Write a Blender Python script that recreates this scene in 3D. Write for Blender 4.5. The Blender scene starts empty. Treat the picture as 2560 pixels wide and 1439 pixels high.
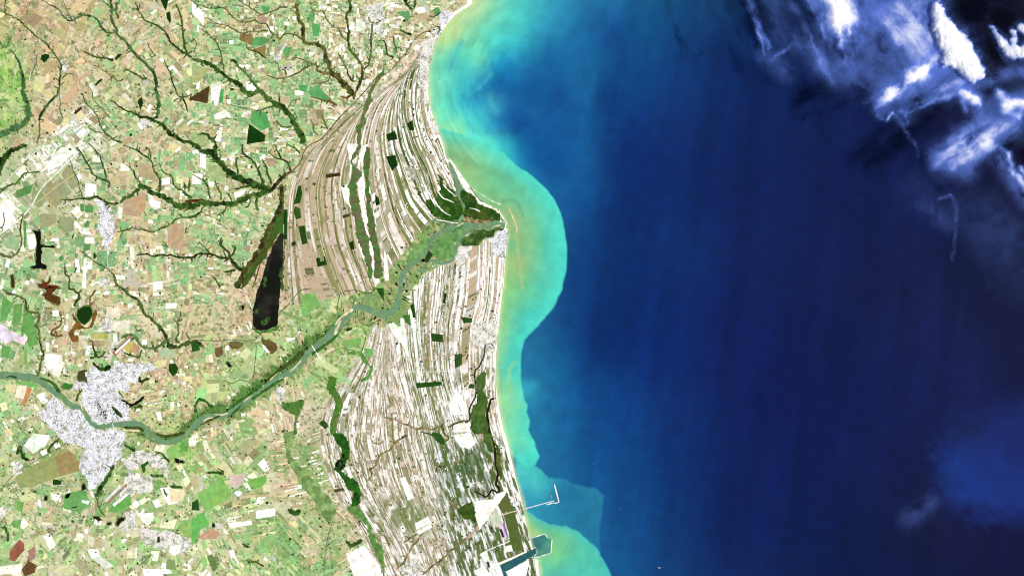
import bpy, math, random
import numpy as np
from mathutils.geometry import delaunay_2d_cdt
from mathutils import Vector

# ------------------------------------------------------------------ camera, sky, sun, exposure
scene = bpy.context.scene
scene.unit_settings.scale_length = 30.0          # one unit on the ground is about thirty metres
HC = 8000.0                                      # camera height above the sea
cam = bpy.data.objects.new('camera', bpy.data.cameras.new('camera'))
cam.data.sensor_fit = 'HORIZONTAL'
cam.data.angle = 2 * math.atan(1280.0 / HC)
cam.data.clip_start = 10.0
cam.data.clip_end = 60000.0
cam.location = (0, 0, HC)
cam.rotation_euler = (0, 0, 0)
scene.collection.objects.link(cam)
scene.camera = cam

SUN_EL = math.radians(45)
world = bpy.data.worlds.new('World'); scene.world = world; world.use_nodes = True
wn = world.node_tree.nodes; wl = world.node_tree.links
sky = wn.new('ShaderNodeTexSky'); sky.sky_type = 'NISHITA'; sky.sun_disc = False
sky.sun_elevation = SUN_EL; sky.sun_rotation = math.radians(92)
wl.new(sky.outputs[0], wn['Background'].inputs[0])
wn['Background'].inputs[1].default_value = 0.06
sun = bpy.data.objects.new('sun', bpy.data.lights.new('sun', 'SUN'))
sun.data.energy = 4.2; sun.data.angle = math.radians(0.5); sun.data.color = (1.0, 0.965, 0.92)
sdir = Vector((math.cos(SUN_EL), -0.03, math.sin(SUN_EL))).normalized()
sun.rotation_euler = sdir.to_track_quat('Z', 'Y').to_euler()
scene.collection.objects.link(sun)
vs = scene.view_settings
vs.view_transform = 'Standard'; vs.look = 'None'; vs.gamma = 1.0; vs.exposure = 0.62
scene.cycles.use_denoising = False
scene.cycles.max_bounces = 4; scene.cycles.diffuse_bounces = 1; scene.cycles.glossy_bounces = 1
scene.cycles.transparent_max_bounces = 32
scene.cycles.filter_width = 1.2
KLIT = 1.72        # picture value of a flat sunlit white surface; turns the photo's colours into surface colours

random.seed(7); rng = np.random.default_rng(7)
COL = scene.collection

# ------------------------------------------------------------------ small maths
def s2l(c):
    c = np.asarray(c, float) / 255.0
    return np.where(c <= 0.04045, c / 12.92, ((c + 0.055) / 1.055) ** 2.4)
def alb(c):
    return np.clip(s2l(c) / KLIT, 0.0, 0.80)
def FC(C):                                       # picture colours -> surface colours; bare sand and white roofs go to full white
    C = np.asarray(C, float); m = C.min(-1, keepdims=True)
    t = np.clip((m - .62) / .3, 0, 1)
    return np.clip(C * (1 + .38 * t) / KLIT, 0, .8)
def W(p):                                        # plan position -> world x, y
    p = np.asarray(p, float)
    return np.stack([p[..., 0] - 1280.0, 719.5 - p[..., 1]], -1)
def _h(ix, iy, s):
    n = (ix.astype(np.int64) * 374761393 + iy.astype(np.int64) * 668265263 + s * 1442695041) & 0xffffffff
    n = ((n ^ (n >> 13)) * 1274126177) & 0xffffffff
    n = n ^ (n >> 16)
    return (n & 0xffff) / 65535.0
def vnoise(x, y, s=0):
    x = np.asarray(x, float); y = np.asarray(y, float)
    ix = np.floor(x); iy = np.floor(y); fx = x - ix; fy = y - iy
    fx = fx * fx * fx * (fx * (fx * 6 - 15) + 10); fy = fy * fy * fy * (fy * (fy * 6 - 15) + 10)
    a = _h(ix, iy, s); b = _h(ix + 1, iy, s); c = _h(ix, iy + 1, s); d = _h(ix + 1, iy + 1, s)
    return (a + (b - a) * fx) * (1 - fy) + (c + (d - c) * fx) * fy
def fbm(x, y, s=0, o=4, g=0.5):
    t = 0; a = 1; n = 0
    for i in range(o):
        t = t + a * vnoise(x * 2 ** i + 17.3 * i, y * 2 ** i - 9.1 * i, s + i * 31); n += a; a *= g
    return t / n                                 # 0..1
def smooth(a, b, x):
    t = np.clip((x - a) / (b - a), 0, 1); return t * t * (3 - 2 * t)
def inside(poly, x, y):
    r = np.zeros(np.shape(x), bool); n = len(poly)
    for i in range(n):
        x0, y0 = poly[i]; x1, y1 = poly[(i + 1) % n]
        if y0 == y1: continue
        c = ((y0 > y) != (y1 > y)) & (x < (x1 - x0) * (y - y0) / (y1 - y0) + x0)
        r ^= c
    return r
def segdist(pts, x, y, closed=False):
    d = np.full(np.shape(x), 1e9); n = len(pts)
    for i in range(n if closed else n - 1):
        x0, y0 = pts[i][:2]; x1, y1 = pts[(i + 1) % n][:2]
        dx, dy = x1 - x0, y1 - y0; L = dx * dx + dy * dy + 1e-9
        t = np.clip(((x - x0) * dx + (y - y0) * dy) / L, 0, 1)
        d = np.minimum(d, np.hypot(x - x0 - t * dx, y - y0 - t * dy))
    return d
def idw(ctrl, x, y, p=3.2, eps=12.0):
    P = np.array([c[:2] for c in ctrl], float); C = np.array([s2l(c[2]) for c in ctrl])
    num = np.zeros(np.shape(x) + (3,)); den = np.zeros(np.shape(x))
    for i in range(len(P)):
        w = 1.0 / (np.hypot(x - P[i, 0], y - P[i, 1]) + eps) ** p
        num += w[..., None] * C[i]; den += w
    return num / den[..., None]                  # linear picture colour
def rbf(ctrl, x, y, c=28.0, lam=.004):
    """Smooth surface through control colours (multiquadric), clamped to their range."""
    P = np.array([q[:2] for q in ctrl], float) / 100.0; C = np.array([q[2] for q in ctrl], float) / 255.0; cc = (c / 100.0) ** 2
    d2 = ((P[:, None] - P[None]) ** 2).sum(-1); A = -np.sqrt(d2 + cc) - np.eye(len(P)) * 0
    n = len(P); M = np.zeros((n + 1, n + 1)); M[:n, :n] = A + lam * np.eye(n); M[:n, n] = 1; M[n, :n] = 1
    w = np.linalg.solve(M, np.concatenate([C, np.zeros((1, 3))]))
    sh = np.shape(x); X = np.ravel(np.clip(x, -100, 2700)) / 100.0; Y = np.ravel(np.clip(y, -80, 1560)) / 100.0; o = np.tile(w[n], (X.size, 1))
    for i in range(n): o -= np.sqrt((X - P[i, 0]) ** 2 + (Y - P[i, 1]) ** 2 + cc)[:, None] * w[i]
    o = np.clip(o, C.min(0), C.max(0)) * 255
    return s2l(o).reshape(sh + (3,))
def catmull(pts, step):
    P = np.array(pts, float); n = len(P)
    if n < 3:
        k = max(2, int(np.linalg.norm(P[-1, :2] - P[0, :2]) / step) + 1)
        t = np.linspace(0, 1, k)[:, None]; return P[0] * (1 - t) + P[-1] * t
    out = []
    for i in range(n - 1):
        a, b, c, d = P[max(i - 1, 0)], P[i], P[i + 1], P[min(i + 2, n - 1)]
        k = max(2, int(np.linalg.norm(c[:2] - b[:2]) / step) + 1)
        for t in np.linspace(0, 1, k, endpoint=False):
            out.append(0.5 * (2 * b + (c - a) * t + (2 * a - 5 * b + 4 * c - d) * t * t + (3 * b - a - 3 * c + d) * t ** 3))
    out.append(P[-1]); return np.array(out)
TILE = dict(A=(0, 0), B=(480, 0), C=(960, 0), D=(0, 360), E=(480, 360), F=(960, 360), G=(0, 720), H=(480, 720),
            I=(960, 720), J=(0, 1080), K=(480, 1080), L=(960, 1080))
def T(t, *xy):                                   # survey sheets at four times the plan scale; flat list x, y, x, y ...
    ox, oy = TILE[t]
    return [(ox + xy[i] / 4.0, oy + xy[i + 1] / 4.0) for i in range(0, len(xy), 2)]
def TW(t, w0, w1, *xy):                          # the same with a width running from w0 to w1
    p = T(t, *xy); n = len(p)
    return [(a, b, w0 + (w1 - w0) * i / max(n - 1, 1)) for i, (a, b) in enumerate(p)]

# ------------------------------------------------------------------ mesh helpers
def newmesh(name, V, F, C=None, smooth_=False, mat=None):
    me = bpy.data.meshes.new(name); V = np.asarray(V, np.float32)
    if isinstance(F, np.ndarray):
        nv = F.shape[1]
        me.vertices.add(len(V)); me.vertices.foreach_set('co', V.ravel())
        me.loops.add(F.size); me.loops.foreach_set('vertex_index', F.astype(np.int32).ravel())
        me.polygons.add(len(F)); me.polygons.foreach_set('loop_start', np.arange(0, F.size, nv, dtype=np.int32))
        me.update(calc_edges=True); me.validate()
    else:
        me.from_pydata(V.tolist(), [], F); me.update()
    if C is not None:
        C = np.asarray(C, np.float32)
        if C.shape[1] == 3: C = np.concatenate([C, np.ones((len(C), 1), np.float32)], 1)
        a = me.attributes.new('Col', 'FLOAT_COLOR', 'POINT'); a.data.foreach_set('color', C.ravel())
    me.polygons.foreach_set('use_smooth', np.full(len(me.polygons), bool(smooth_)))
    if mat: me.materials.append(mat)
    return me
def link(name, me, parent=None, **props):
    o = bpy.data.objects.new(name, me); COL.objects.link(o)
    if parent is not None: o.parent = parent
    for k, v in props.items(): o[k] = v
    return o
def gridfaces(nr, nc):
    i = np.arange(nr * nc).reshape(nr, nc)
    return np.stack([i[:-1, :-1], i[1:, :-1], i[1:, 1:], i[:-1, 1:]], -1).reshape(-1, 4)

# ------------------------------------------------------------------ materials
def ground_mat(name, rough=0.95, amp=0.22, s1=0.5, s2=0.09, spec=0.1, tint=0.0):
    m = bpy.data.materials.new(name); m.use_nodes = True; nt = m.node_tree; N = nt.nodes; L = nt.links
    b = N['Principled BSDF']; b.inputs['Roughness'].default_value = rough; b.inputs['Specular IOR Level'].default_value = spec
    at = N.new('ShaderNodeAttribute'); at.attribute_name = 'Col'
    geo = N.new('ShaderNodeNewGeometry')
    n1 = N.new('ShaderNodeTexNoise'); n1.inputs['Scale'].default_value = s1; n1.inputs['Detail'].default_value = 3
    n2 = N.new('ShaderNodeTexNoise'); n2.inputs['Scale'].default_value = s2; n2.inputs['Detail'].default_value = 4
    L.new(geo.outputs['Position'], n1.inputs['Vector']); L.new(geo.outputs['Position'], n2.inputs['Vector'])
    ad = N.new('ShaderNodeMath'); ad.operation = 'ADD'; L.new(n1.outputs[0], ad.inputs[0]); L.new(n2.outputs[0], ad.inputs[1])
    mr = N.new('ShaderNodeMapRange'); mr.inputs[1].default_value = 0.6; mr.inputs[2].default_value = 1.4
    mr.inputs[3].default_value = 1 - amp; mr.inputs[4].default_value = 1 + amp
    L.new(ad.outputs[0], mr.inputs[0])
    vm = N.new('ShaderNodeVectorMath'); vm.operation = 'SCALE'
    L.new(at.outputs['Color'], vm.inputs[0]); L.new(mr.outputs[0], vm.inputs['Scale'])
    L.new(vm.outputs[0], b.inputs['Base Color'])
    return m
def water_mat(name, wave=0.25, scale=0.35, amp=0.1, rough=0.25):
    m = ground_mat(name, rough, amp, scale, 0.03, 0.18)
    nt = m.node_tree; N = nt.nodes; L = nt.links; b = N['Principled BSDF']
    geo = N.new('ShaderNodeNewGeometry'); mp = N.new('ShaderNodeMapping'); mp.inputs['Rotation'].default_value = (0, 0, 0.9)
    mp.inputs['Scale'].default_value = (0.42, 0.16, 1)
    n = N.new('ShaderNodeTexNoise'); n.inputs['Scale'].default_value = 1.0; n.inputs['Detail'].default_value = 3
    L.new(geo.outputs['Position'], mp.inputs[0]); L.new(mp.outputs[0], n.inputs['Vector'])
    bp = N.new('ShaderNodeBump'); bp.inputs['Strength'].default_value = wave; bp.inputs['Distance'].default_value = 1.0
    L.new(n.outputs[0], bp.inputs['Height']); L.new(bp.outputs[0], b.inputs['Normal'])
    return m
M_land = ground_mat('ground_soil', amp=0.16, s1=0.35, s2=0.05)
M_field = ground_mat('crop_field', amp=0.2, s1=0.3, s2=0.10)
M_ridge = ground_mat('ridge_sand', amp=0.09, s1=0.6, s2=0.1)
M_wood = ground_mat('wood_canopy', amp=0.35, s1=0.45, s2=0.12, spec=0.05)
M_marsh = ground_mat('marsh_reed', amp=0.3, s1=0.35, s2=0.09)
M_roof = ground_mat('roof', rough=0.8, amp=0.12, s1=0.9)
M_road = ground_mat('road_surface', amp=0.1)
M_stone = ground_mat('pale_stone', amp=0.1)
M_sea = water_mat('sea_water', 0.2, 0.42, 0.2)
M_river = water_mat('river_water', 0.05, 0.3, 0.10, 0.35)
M_lake = water_mat('lake_water', 0.05, 0.2, 0.22, 0.3)
def cloud_mat():
    m = bpy.data.materials.new('cloud_vapour'); m.use_nodes = True; nt = m.node_tree; N = nt.nodes; L = nt.links
    N.remove(N['Principled BSDF'])
    at = N.new('ShaderNodeAttribute'); at.attribute_name = 'Col'
    d = N.new('ShaderNodeBsdfDiffuse'); t = N.new('ShaderNodeBsdfTranslucent'); tr = N.new('ShaderNodeBsdfTransparent')
    L.new(at.outputs['Color'], d.inputs[0]); L.new(at.outputs['Color'], t.inputs[0])
    mx = N.new('ShaderNodeMixShader'); mx.inputs[0].default_value = 0.35
    L.new(d.outputs[0], mx.inputs[1]); L.new(t.outputs[0], mx.inputs[2])
    m2 = N.new('ShaderNodeMixShader'); L.new(at.outputs['Alpha'], m2.inputs[0])
    L.new(tr.outputs[0], m2.inputs[1]); L.new(mx.outputs[0], m2.inputs[2])
    L.new(m2.outputs[0], N['Material Output'].inputs[0])
    return m
M_cloud = cloud_mat()

# ------------------------------------------------------------------ the coast
COAST = ([(1230, -300), (1215, -120), (1190, -30)] + T('C', 880, 0, 885, 35, 830, 75, 765, 112, 700, 165, 640, 235, 590, 300, 545, 370, 508, 430, 482, 500, 462, 580, 447, 660,
          440, 740, 437, 820, 438, 900, 446, 980, 458, 1050, 475, 1120, 500, 1190, 530, 1270, 560, 1350, 588, 1436)
         + T('F', 600, 40, 610, 90, 625, 135, 690, 205, 755, 305, 800, 365, 850, 440, 900, 530, 950, 585, 1010, 610, 1080, 642, 1140, 690, 1165, 730, 1195, 770, 1215, 800, 1212, 835,
             1235, 852, 1228, 950, 1218, 1100, 1208, 1250, 1195, 1438)
         + T('I', 1180, 10, 1160, 150, 1145, 300, 1130, 450, 1120, 600, 1115, 750, 1118, 900, 1130, 1050, 1150, 1200, 1175, 1320, 1200, 1438)
         + T('L', 1212, 10, 1240, 120, 1270, 250, 1300, 380, 1330, 500, 1360, 610, 1390, 740, 1405, 850, 1430, 960, 1458, 1055, 1460, 1090, 1470, 1130, 1492, 1160, 1505, 1200, 1468, 1250, 1470, 1262, 1540, 1268, 1545, 1350, 1556, 1436)
         + [(1355, 1500), (1370, 1600), (1400, 1800)])
_cy = np.array([p[1] for p in COAST]); _cx = np.array([p[0] for p in COAST])
_o = np.argsort(_cy, kind='stable')
def coastx(y): return np.interp(y, _cy[_o], _cx[_o])

# ------------------------------------------------------------------ colour of the open ground
LANDC = [(30, 200, (140, 195, 95)), (15, 120, (150, 175, 95)), (25, 270, (135, 190, 90)), (30, 60, (175, 165, 105)), (100, 50, (200, 160, 118)), (80, 15, (205, 155, 120)), (200, 100, (198, 172, 125)), (130, 140, (200, 168, 125)),
 (350, 80, (190, 182, 130)), (250, 200, (192, 176, 120)), (60, 340, (160, 165, 105)), (330, 220, (172, 172, 115)), (450, 120, (185, 195, 130)), (560, 50, (195, 192, 130)), (100, 300, (185, 170, 115)),
 (600, 200, (175, 200, 135)), (800, 150, (195, 205, 150)), (950, 80, (220, 222, 190)), (1050, 40, (175, 185, 130)), (500, 300, (190, 200, 145)), (600, 450, (165, 198, 125)), (700, 400, (165, 192, 120)), (350, 400, (185, 195, 135)),
 (120, 460, (160, 178, 130)), (150, 385, (235, 240, 228)), (190, 350, (225, 235, 225)), (40, 520, (245, 243, 228)), (30, 570, (240, 238, 220)), (350, 550, (200, 178, 138)), (450, 600, (195, 188, 135)), (550, 560, (170, 196, 125)),
 (520, 680, (178, 192, 125)), (350, 700, (210, 192, 150)), (150, 560, (170, 180, 132)), (60, 620, (210, 220, 185)), (30, 780, (110, 172, 98)), (30, 850, (120, 178, 102)), (70, 700, (180, 195, 140)), (200, 700, (200, 203, 155)),
 (350, 850, (215, 203, 165)), (450, 850, (192, 175, 122)), (280, 830, (220, 208, 172)), (500, 880, (172, 170, 108)), (600, 920, (160, 195, 115)), (700, 880, (190, 200, 135)), (750, 800, (160, 192, 118)), (850, 850, (165, 195, 115)),
 (930, 850, (150, 195, 108)), (830, 740, (165, 185, 115)), (1000, 700, (130, 182, 98)), (1050, 620, (112, 170, 88)), (1100, 640, (115, 170, 90)), (1100, 540, (60, 95, 30)), (1200, 530, (45, 80, 25)), (1100, 590, (110, 160, 85)),
 (60, 1000, (205, 205, 160)), (30, 1100, (160, 188, 125)), (120, 1150, (158, 165, 108)), (80, 1250, (208, 208, 160)), (200, 1300, (155, 185, 125)), (350, 1250, (200, 208, 152)), (300, 1400, (178, 188, 130)), (450, 1100, (165, 200, 112)),
 (450, 1250, (155, 192, 112)), (550, 1230, (135, 190, 102)), (550, 1330, (200, 198, 160)), (620, 1400, (155, 190, 118)), (700, 1300, (155, 185, 112)), (650, 1150, (178, 198, 130)), (700, 1150, (212, 182, 152)), (720, 1080, (215, 192, 160)),
 (600, 1080, (200, 203, 148)), (400, 1000, (198, 185, 138)), (430, 930, (200, 172, 138)), (850, 1250, (218, 198, 168)), (800, 1150, (130, 168, 95)), (760, 1050, (205, 192, 170)), (850, 1400, (155, 180, 108)), (780, 1380, (142, 180, 105)),
 (900, 1000, (215, 195, 170)), (960, 900, (240, 232, 220)), (850, 960, (165, 185, 120)), (1000, 1000, (245, 240, 232)), (1050, 1150, (235, 228, 212)), (1150, 1050, (250, 250, 248)), (1000, 1300, (165, 165, 115)), (1100, 1350, (235, 230, 215)),
 (1200, 1350, (150, 150, 95)), (1150, 700, (235, 222, 205)), (1230, 650, (255, 255, 255)), (1220, 900, (255, 255, 252)), (1240, 1150, (255, 253, 240)), (1300, 1330, (255, 255, 250)), (1290, 1420, (255, 255, 255)), (900, 1420, (250, 250, 250)),
 (740, 600, (205, 180, 145)), (850, 500, (215, 195, 165)), (850, 350, (235, 205, 185)), (880, 280, (240, 215, 200)), (1000, 300, (240, 232, 218)), (960, 450, (225, 210, 185)), (1060, 250, (255, 250, 240)), (1080, 350, (245, 235, 220)),
 (680, 650, (215, 180, 150)), (610, 720, (220, 185, 155)), (720, 740, (225, 195, 165)), (600, 800, (205, 180, 140)), (530, 930, (200, 200, 140)), (1020, 130, (225, 195, 165)), (1130, 40, (215, 205, 165)), (1120, 70, (255, 245, 225))]
ys = np.concatenate([[-3000, -1200, -500, -200], np.arange(-60, 1502, 3.0), [1600, 1900, 2500, 4000]])
us = np.concatenate([[0, 0.25], np.linspace(0.5, 1, 432)])
nr, nc = len(ys), len(us)
YY = np.repeat(ys[:, None], nc, 1); CX = coastx(YY)
u = us[None, :]
XL = np.where(u < 0.5, -5000 + (4940.0) * u / 0.5, -60 + (CX + 60) * (u - 0.5) / 0.5)
wxx = XL + 34 * (fbm(XL / 45, YY / 45, 3, 4) - .5); wyy = YY + 34 * (fbm(XL / 45, YY / 45, 5, 4) - .5)
LC = rbf(LANDC, wxx, wyy, 20, .02)
n1 = fbm(XL / 16, YY / 16, 11, 4)[..., None]; n2 = fbm(XL / 9, YY / 9, 23, 4)[..., None]; n3 = fbm(XL / 5, YY / 5, 41, 3)[..., None]
FARM = [(-80, -80), (1180, -80), (1075, 85), (930, 240), (800, 340), (735, 420), (690, 560), (600, 740), (560, 850), (300, 900), (110, 930), (-80, 930)]
farm = inside(FARM, XL, YY)[..., None] * smooth(60, 190, XL + .25 * YY)[..., None]
LC = LC + (s2l((246, 236, 200)) - LC) * farm * .34
LC = LC * np.array([1.08, 1.08, 1.02])
LC = LC * (1 + .14 * ((YY > 930) & (XL < 860)))[..., None]
southf = (smooth(1060, 1120, YY) * (1 - smooth(820, 900, XL)))[..., None]
hills = ((1 - smooth(180, 300, XL)) * (1 - smooth(300, 380, YY)))[..., None]
green = s2l((125, 175, 95)); tan = s2l((205, 178, 130)); pale = s2l((255, 248, 225)); dark = s2l((75, 100, 45))
LC = LC + (green - LC) * smooth(.56, .72, n1) * .55
LC = LC + (tan - LC) * smooth(.55, .72, n2) * .45
LC = LC + (pale - LC) * smooth(.60, .74, n3) * .6
LC = LC + (dark - LC) * smooth(.60, .76, 1 - n3) * .8
vein = np.abs(fbm(XL / 26, YY / 26, 131, 4) - .5)[..., None]; vein2 = np.abs(fbm(XL / 34, YY / 34, 137, 4) - .5)[..., None]
lime = ((1 - smooth(52, 74, XL + 26 * (fbm(XL / 30, YY / 30, 151, 3) - .5) + .0 * YY)) * smooth(95, 135, YY) * (1 - smooth(300, 345, YY + .6 * XL)))[..., None]
LC = LC + (s2l((158, 208, 100)) - LC) * lime * .6; LC = LC + (s2l((84, 148, 62)) - LC) * lime * smooth(.52, .62, n2) * .8; LC = LC + (s2l((215, 225, 140)) - LC) * lime * smooth(.55, .66, 1 - n1) * .7
LC = LC + (s2l((255, 240, 205)) - LC) * (1 - smooth(.006, .022, vein)) * .75 * np.maximum(hills, southf * .8)
LC = LC + (s2l((92, 135, 66)) - LC) * (1 - smooth(.006, .02, vein2)) * .8 * np.maximum(hills, southf * .7)
big = fbm(XL / 55, YY / 55, 141, 4)[..., None]
LC = LC + (s2l((236, 226, 190)) - LC) * smooth(.52, .66, big) * .6 * np.maximum(southf, hills * .4); LC = LC + (s2l((112, 172, 92)) - LC) * smooth(.54, .68, 1 - big) * .55 * southf
dcoast = (CX - XL)[..., None]
beach = s2l((255, 252, 242))
LC = LC + (beach - LC) * (1 - smooth(8, 16, dcoast + 5 * (n2 - .5)))
ZL = np.where(XL > CX - 3.5, 1.0 - 1.25 * (XL - (CX - 3.5)) / 3.5, 1.0)
PL = W(np.stack([XL, YY], -1))
V = np.concatenate([PL, ZL[..., None]], -1).reshape(-1, 3)
land = link('land', newmesh('land', V, gridfaces(nr, nc), FC(LC).reshape(-1, 3), True, M_land),
            kind='structure', label='green and tan coastal lowland crossed by a river', category='land')

# ------------------------------------------------------------------ the sea, its colour set by silt, plus cloud shade painted in at upper right
SEAC = [(1462, 110, (30, 106, 160)), (1462, 250, (26, 98, 152)), (1535, 250, (17, 62, 122)), (1528, 400, (16, 55, 115)), (1455, 400, (24, 92, 148)), (1450, 540, (20, 78, 138)), (1520, 540, (15, 52, 110)), (1545, 100, (20, 74, 132)), (1500, 700, (15, 54, 112)), (1440, 700, (18, 66, 126)), (1480, 850, (15, 54, 114)), (1212, 345, (92, 226, 205)), (1252, 372, (72, 210, 205)), (1290, 395, (40, 150, 185)), (1160, 322, (120, 232, 190)), (1250, -60, (95, 215, 195)), (1600, 100, (20, 84, 140)), (1496, 300, (21, 80, 138)), (1450, 60, (38, 122, 168)), (1480, 150, (26, 100, 152)), (1350, 40, (64, 180, 194)), (1700, 300, (15, 55, 118)), (1720, 100, (16, 68, 128)), (1850, 150, (13, 48, 108)),
 (1900, 350, (12, 38, 98)), (1700, 600, (14, 52, 115)), (1900, 600, (13, 36, 96)), (2200, 700, (17, 29, 80)), (2450, 650, (17, 27, 72)), (2100, 1000, (13, 27, 88)), (2400, 950, (18, 30, 86)),
 (1900, 1000, (12, 32, 94)), (1700, 1000, (14, 52, 118)), (1500, 1000, (19, 76, 140)), (1400, 900, (26, 98, 150)), (1370, 960, (32, 112, 158)), (1600, 1300, (19, 72, 132)), (1560, 1400, (24, 88, 145)), (1800, 1300, (12, 42, 103)), (2000, 1300, (10, 31, 87)),
 (2300, 1300, (18, 27, 74)), (2540, 1420, (14, 19, 66)), (2400, 1400, (15, 22, 68)), (2200, 1420, (12, 25, 76)), (1480, 1120, (21, 84, 142)), (1400, 1080, (30, 108, 156)), (1750, 1430, (15, 55, 115)), (2530, 800, (18, 26, 70)), (2300, 450, (15, 28, 84)), (2520, 300, (16, 16, 45)), (2440, 40, (10, 13, 42)),  # last two points put the clouds' shade into the water colour
 (1290, 30, (88, 210, 195)), (1300, 100, (62, 190, 200)), (1210, 60, (130, 225, 180)), (1200, 150, (105, 215, 185)), (1192, 20, (195, 230, 165)), (1165, 60, (170, 226, 168)), (1138, 82, (195, 230, 160)), (1112, 115, (165, 228, 165)), (1090, 170, (125, 226, 188)), (1110, 210, (115, 225, 190)), (1078, 240, (140, 230, 184)), (1085, 290, (145, 234, 182)),
 (1110, 300, (122, 232, 190)), (1140, 185, (85, 210, 195)), (1130, 140, (100, 205, 180)), (1180, 200, (72, 195, 200)), (1160, 240, (62, 185, 200)), (1190, 250, (48, 155, 192)), (1230, 215, (32, 120, 172)), (1240, 150, (55, 180, 200)), (1225, 260, (60, 165, 195)), (1210, 300, (65, 190, 205)), (1240, 320, (45, 145, 185)), (1300, 230, (24, 98, 155)), (1290, 330, (22, 90, 150)), (1360, 420, (21, 88, 150)),
 (1170, 300, (88, 220, 205)), (1180, 330, (98, 232, 210)), (1140, 320, (140, 235, 180)), (1310, 170, (32, 122, 170)), (1420, 200, (26, 100, 156)), (1450, 350, (23, 92, 152)), (1330, 300, (25, 97, 155)), (1560, 250, (17, 64, 126)), (1460, 480, (21, 84, 145)), (1145, 120, (120, 218, 178)), (1125, 175, (95, 218, 192)), (1105, 250, (110, 226, 192)), (1120, 270, (100, 225, 195)), (1370, 130, (30, 112, 162)), (1400, 250, (21, 86, 146))]
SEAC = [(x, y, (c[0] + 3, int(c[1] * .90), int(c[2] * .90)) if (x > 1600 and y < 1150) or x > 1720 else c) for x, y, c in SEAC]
sx = np.concatenate([[-5200, 0, 900], np.arange(1040, 1560, 2.5), np.arange(1560, 2640, 5.0), [2700, 2900, 3400, 5000, 8000]])
sy = np.concatenate([[-3000, -1200, -400, -120], np.arange(-60, 1500, 3.0), [1560, 1800, 2600, 4500]])
SX, SY = np.meshgrid(sx, sy)
wq = 40 * smooth(1060, 1500, SX)
ex = SX + wq * (fbm(SX / 130, SY / 260, 61, 4) - .5) + 14 * (fbm(SX / 26, SY / 40, 62, 4) - .5)
ey = SY + 2 * wq * (fbm(SX / 160, SY / 160, 63, 4) - .5) + 22 * (fbm(SX / 30, SY / 40, 64, 4) - .5)
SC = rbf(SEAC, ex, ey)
SC = np.maximum(SC - .002, .0006)
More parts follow.
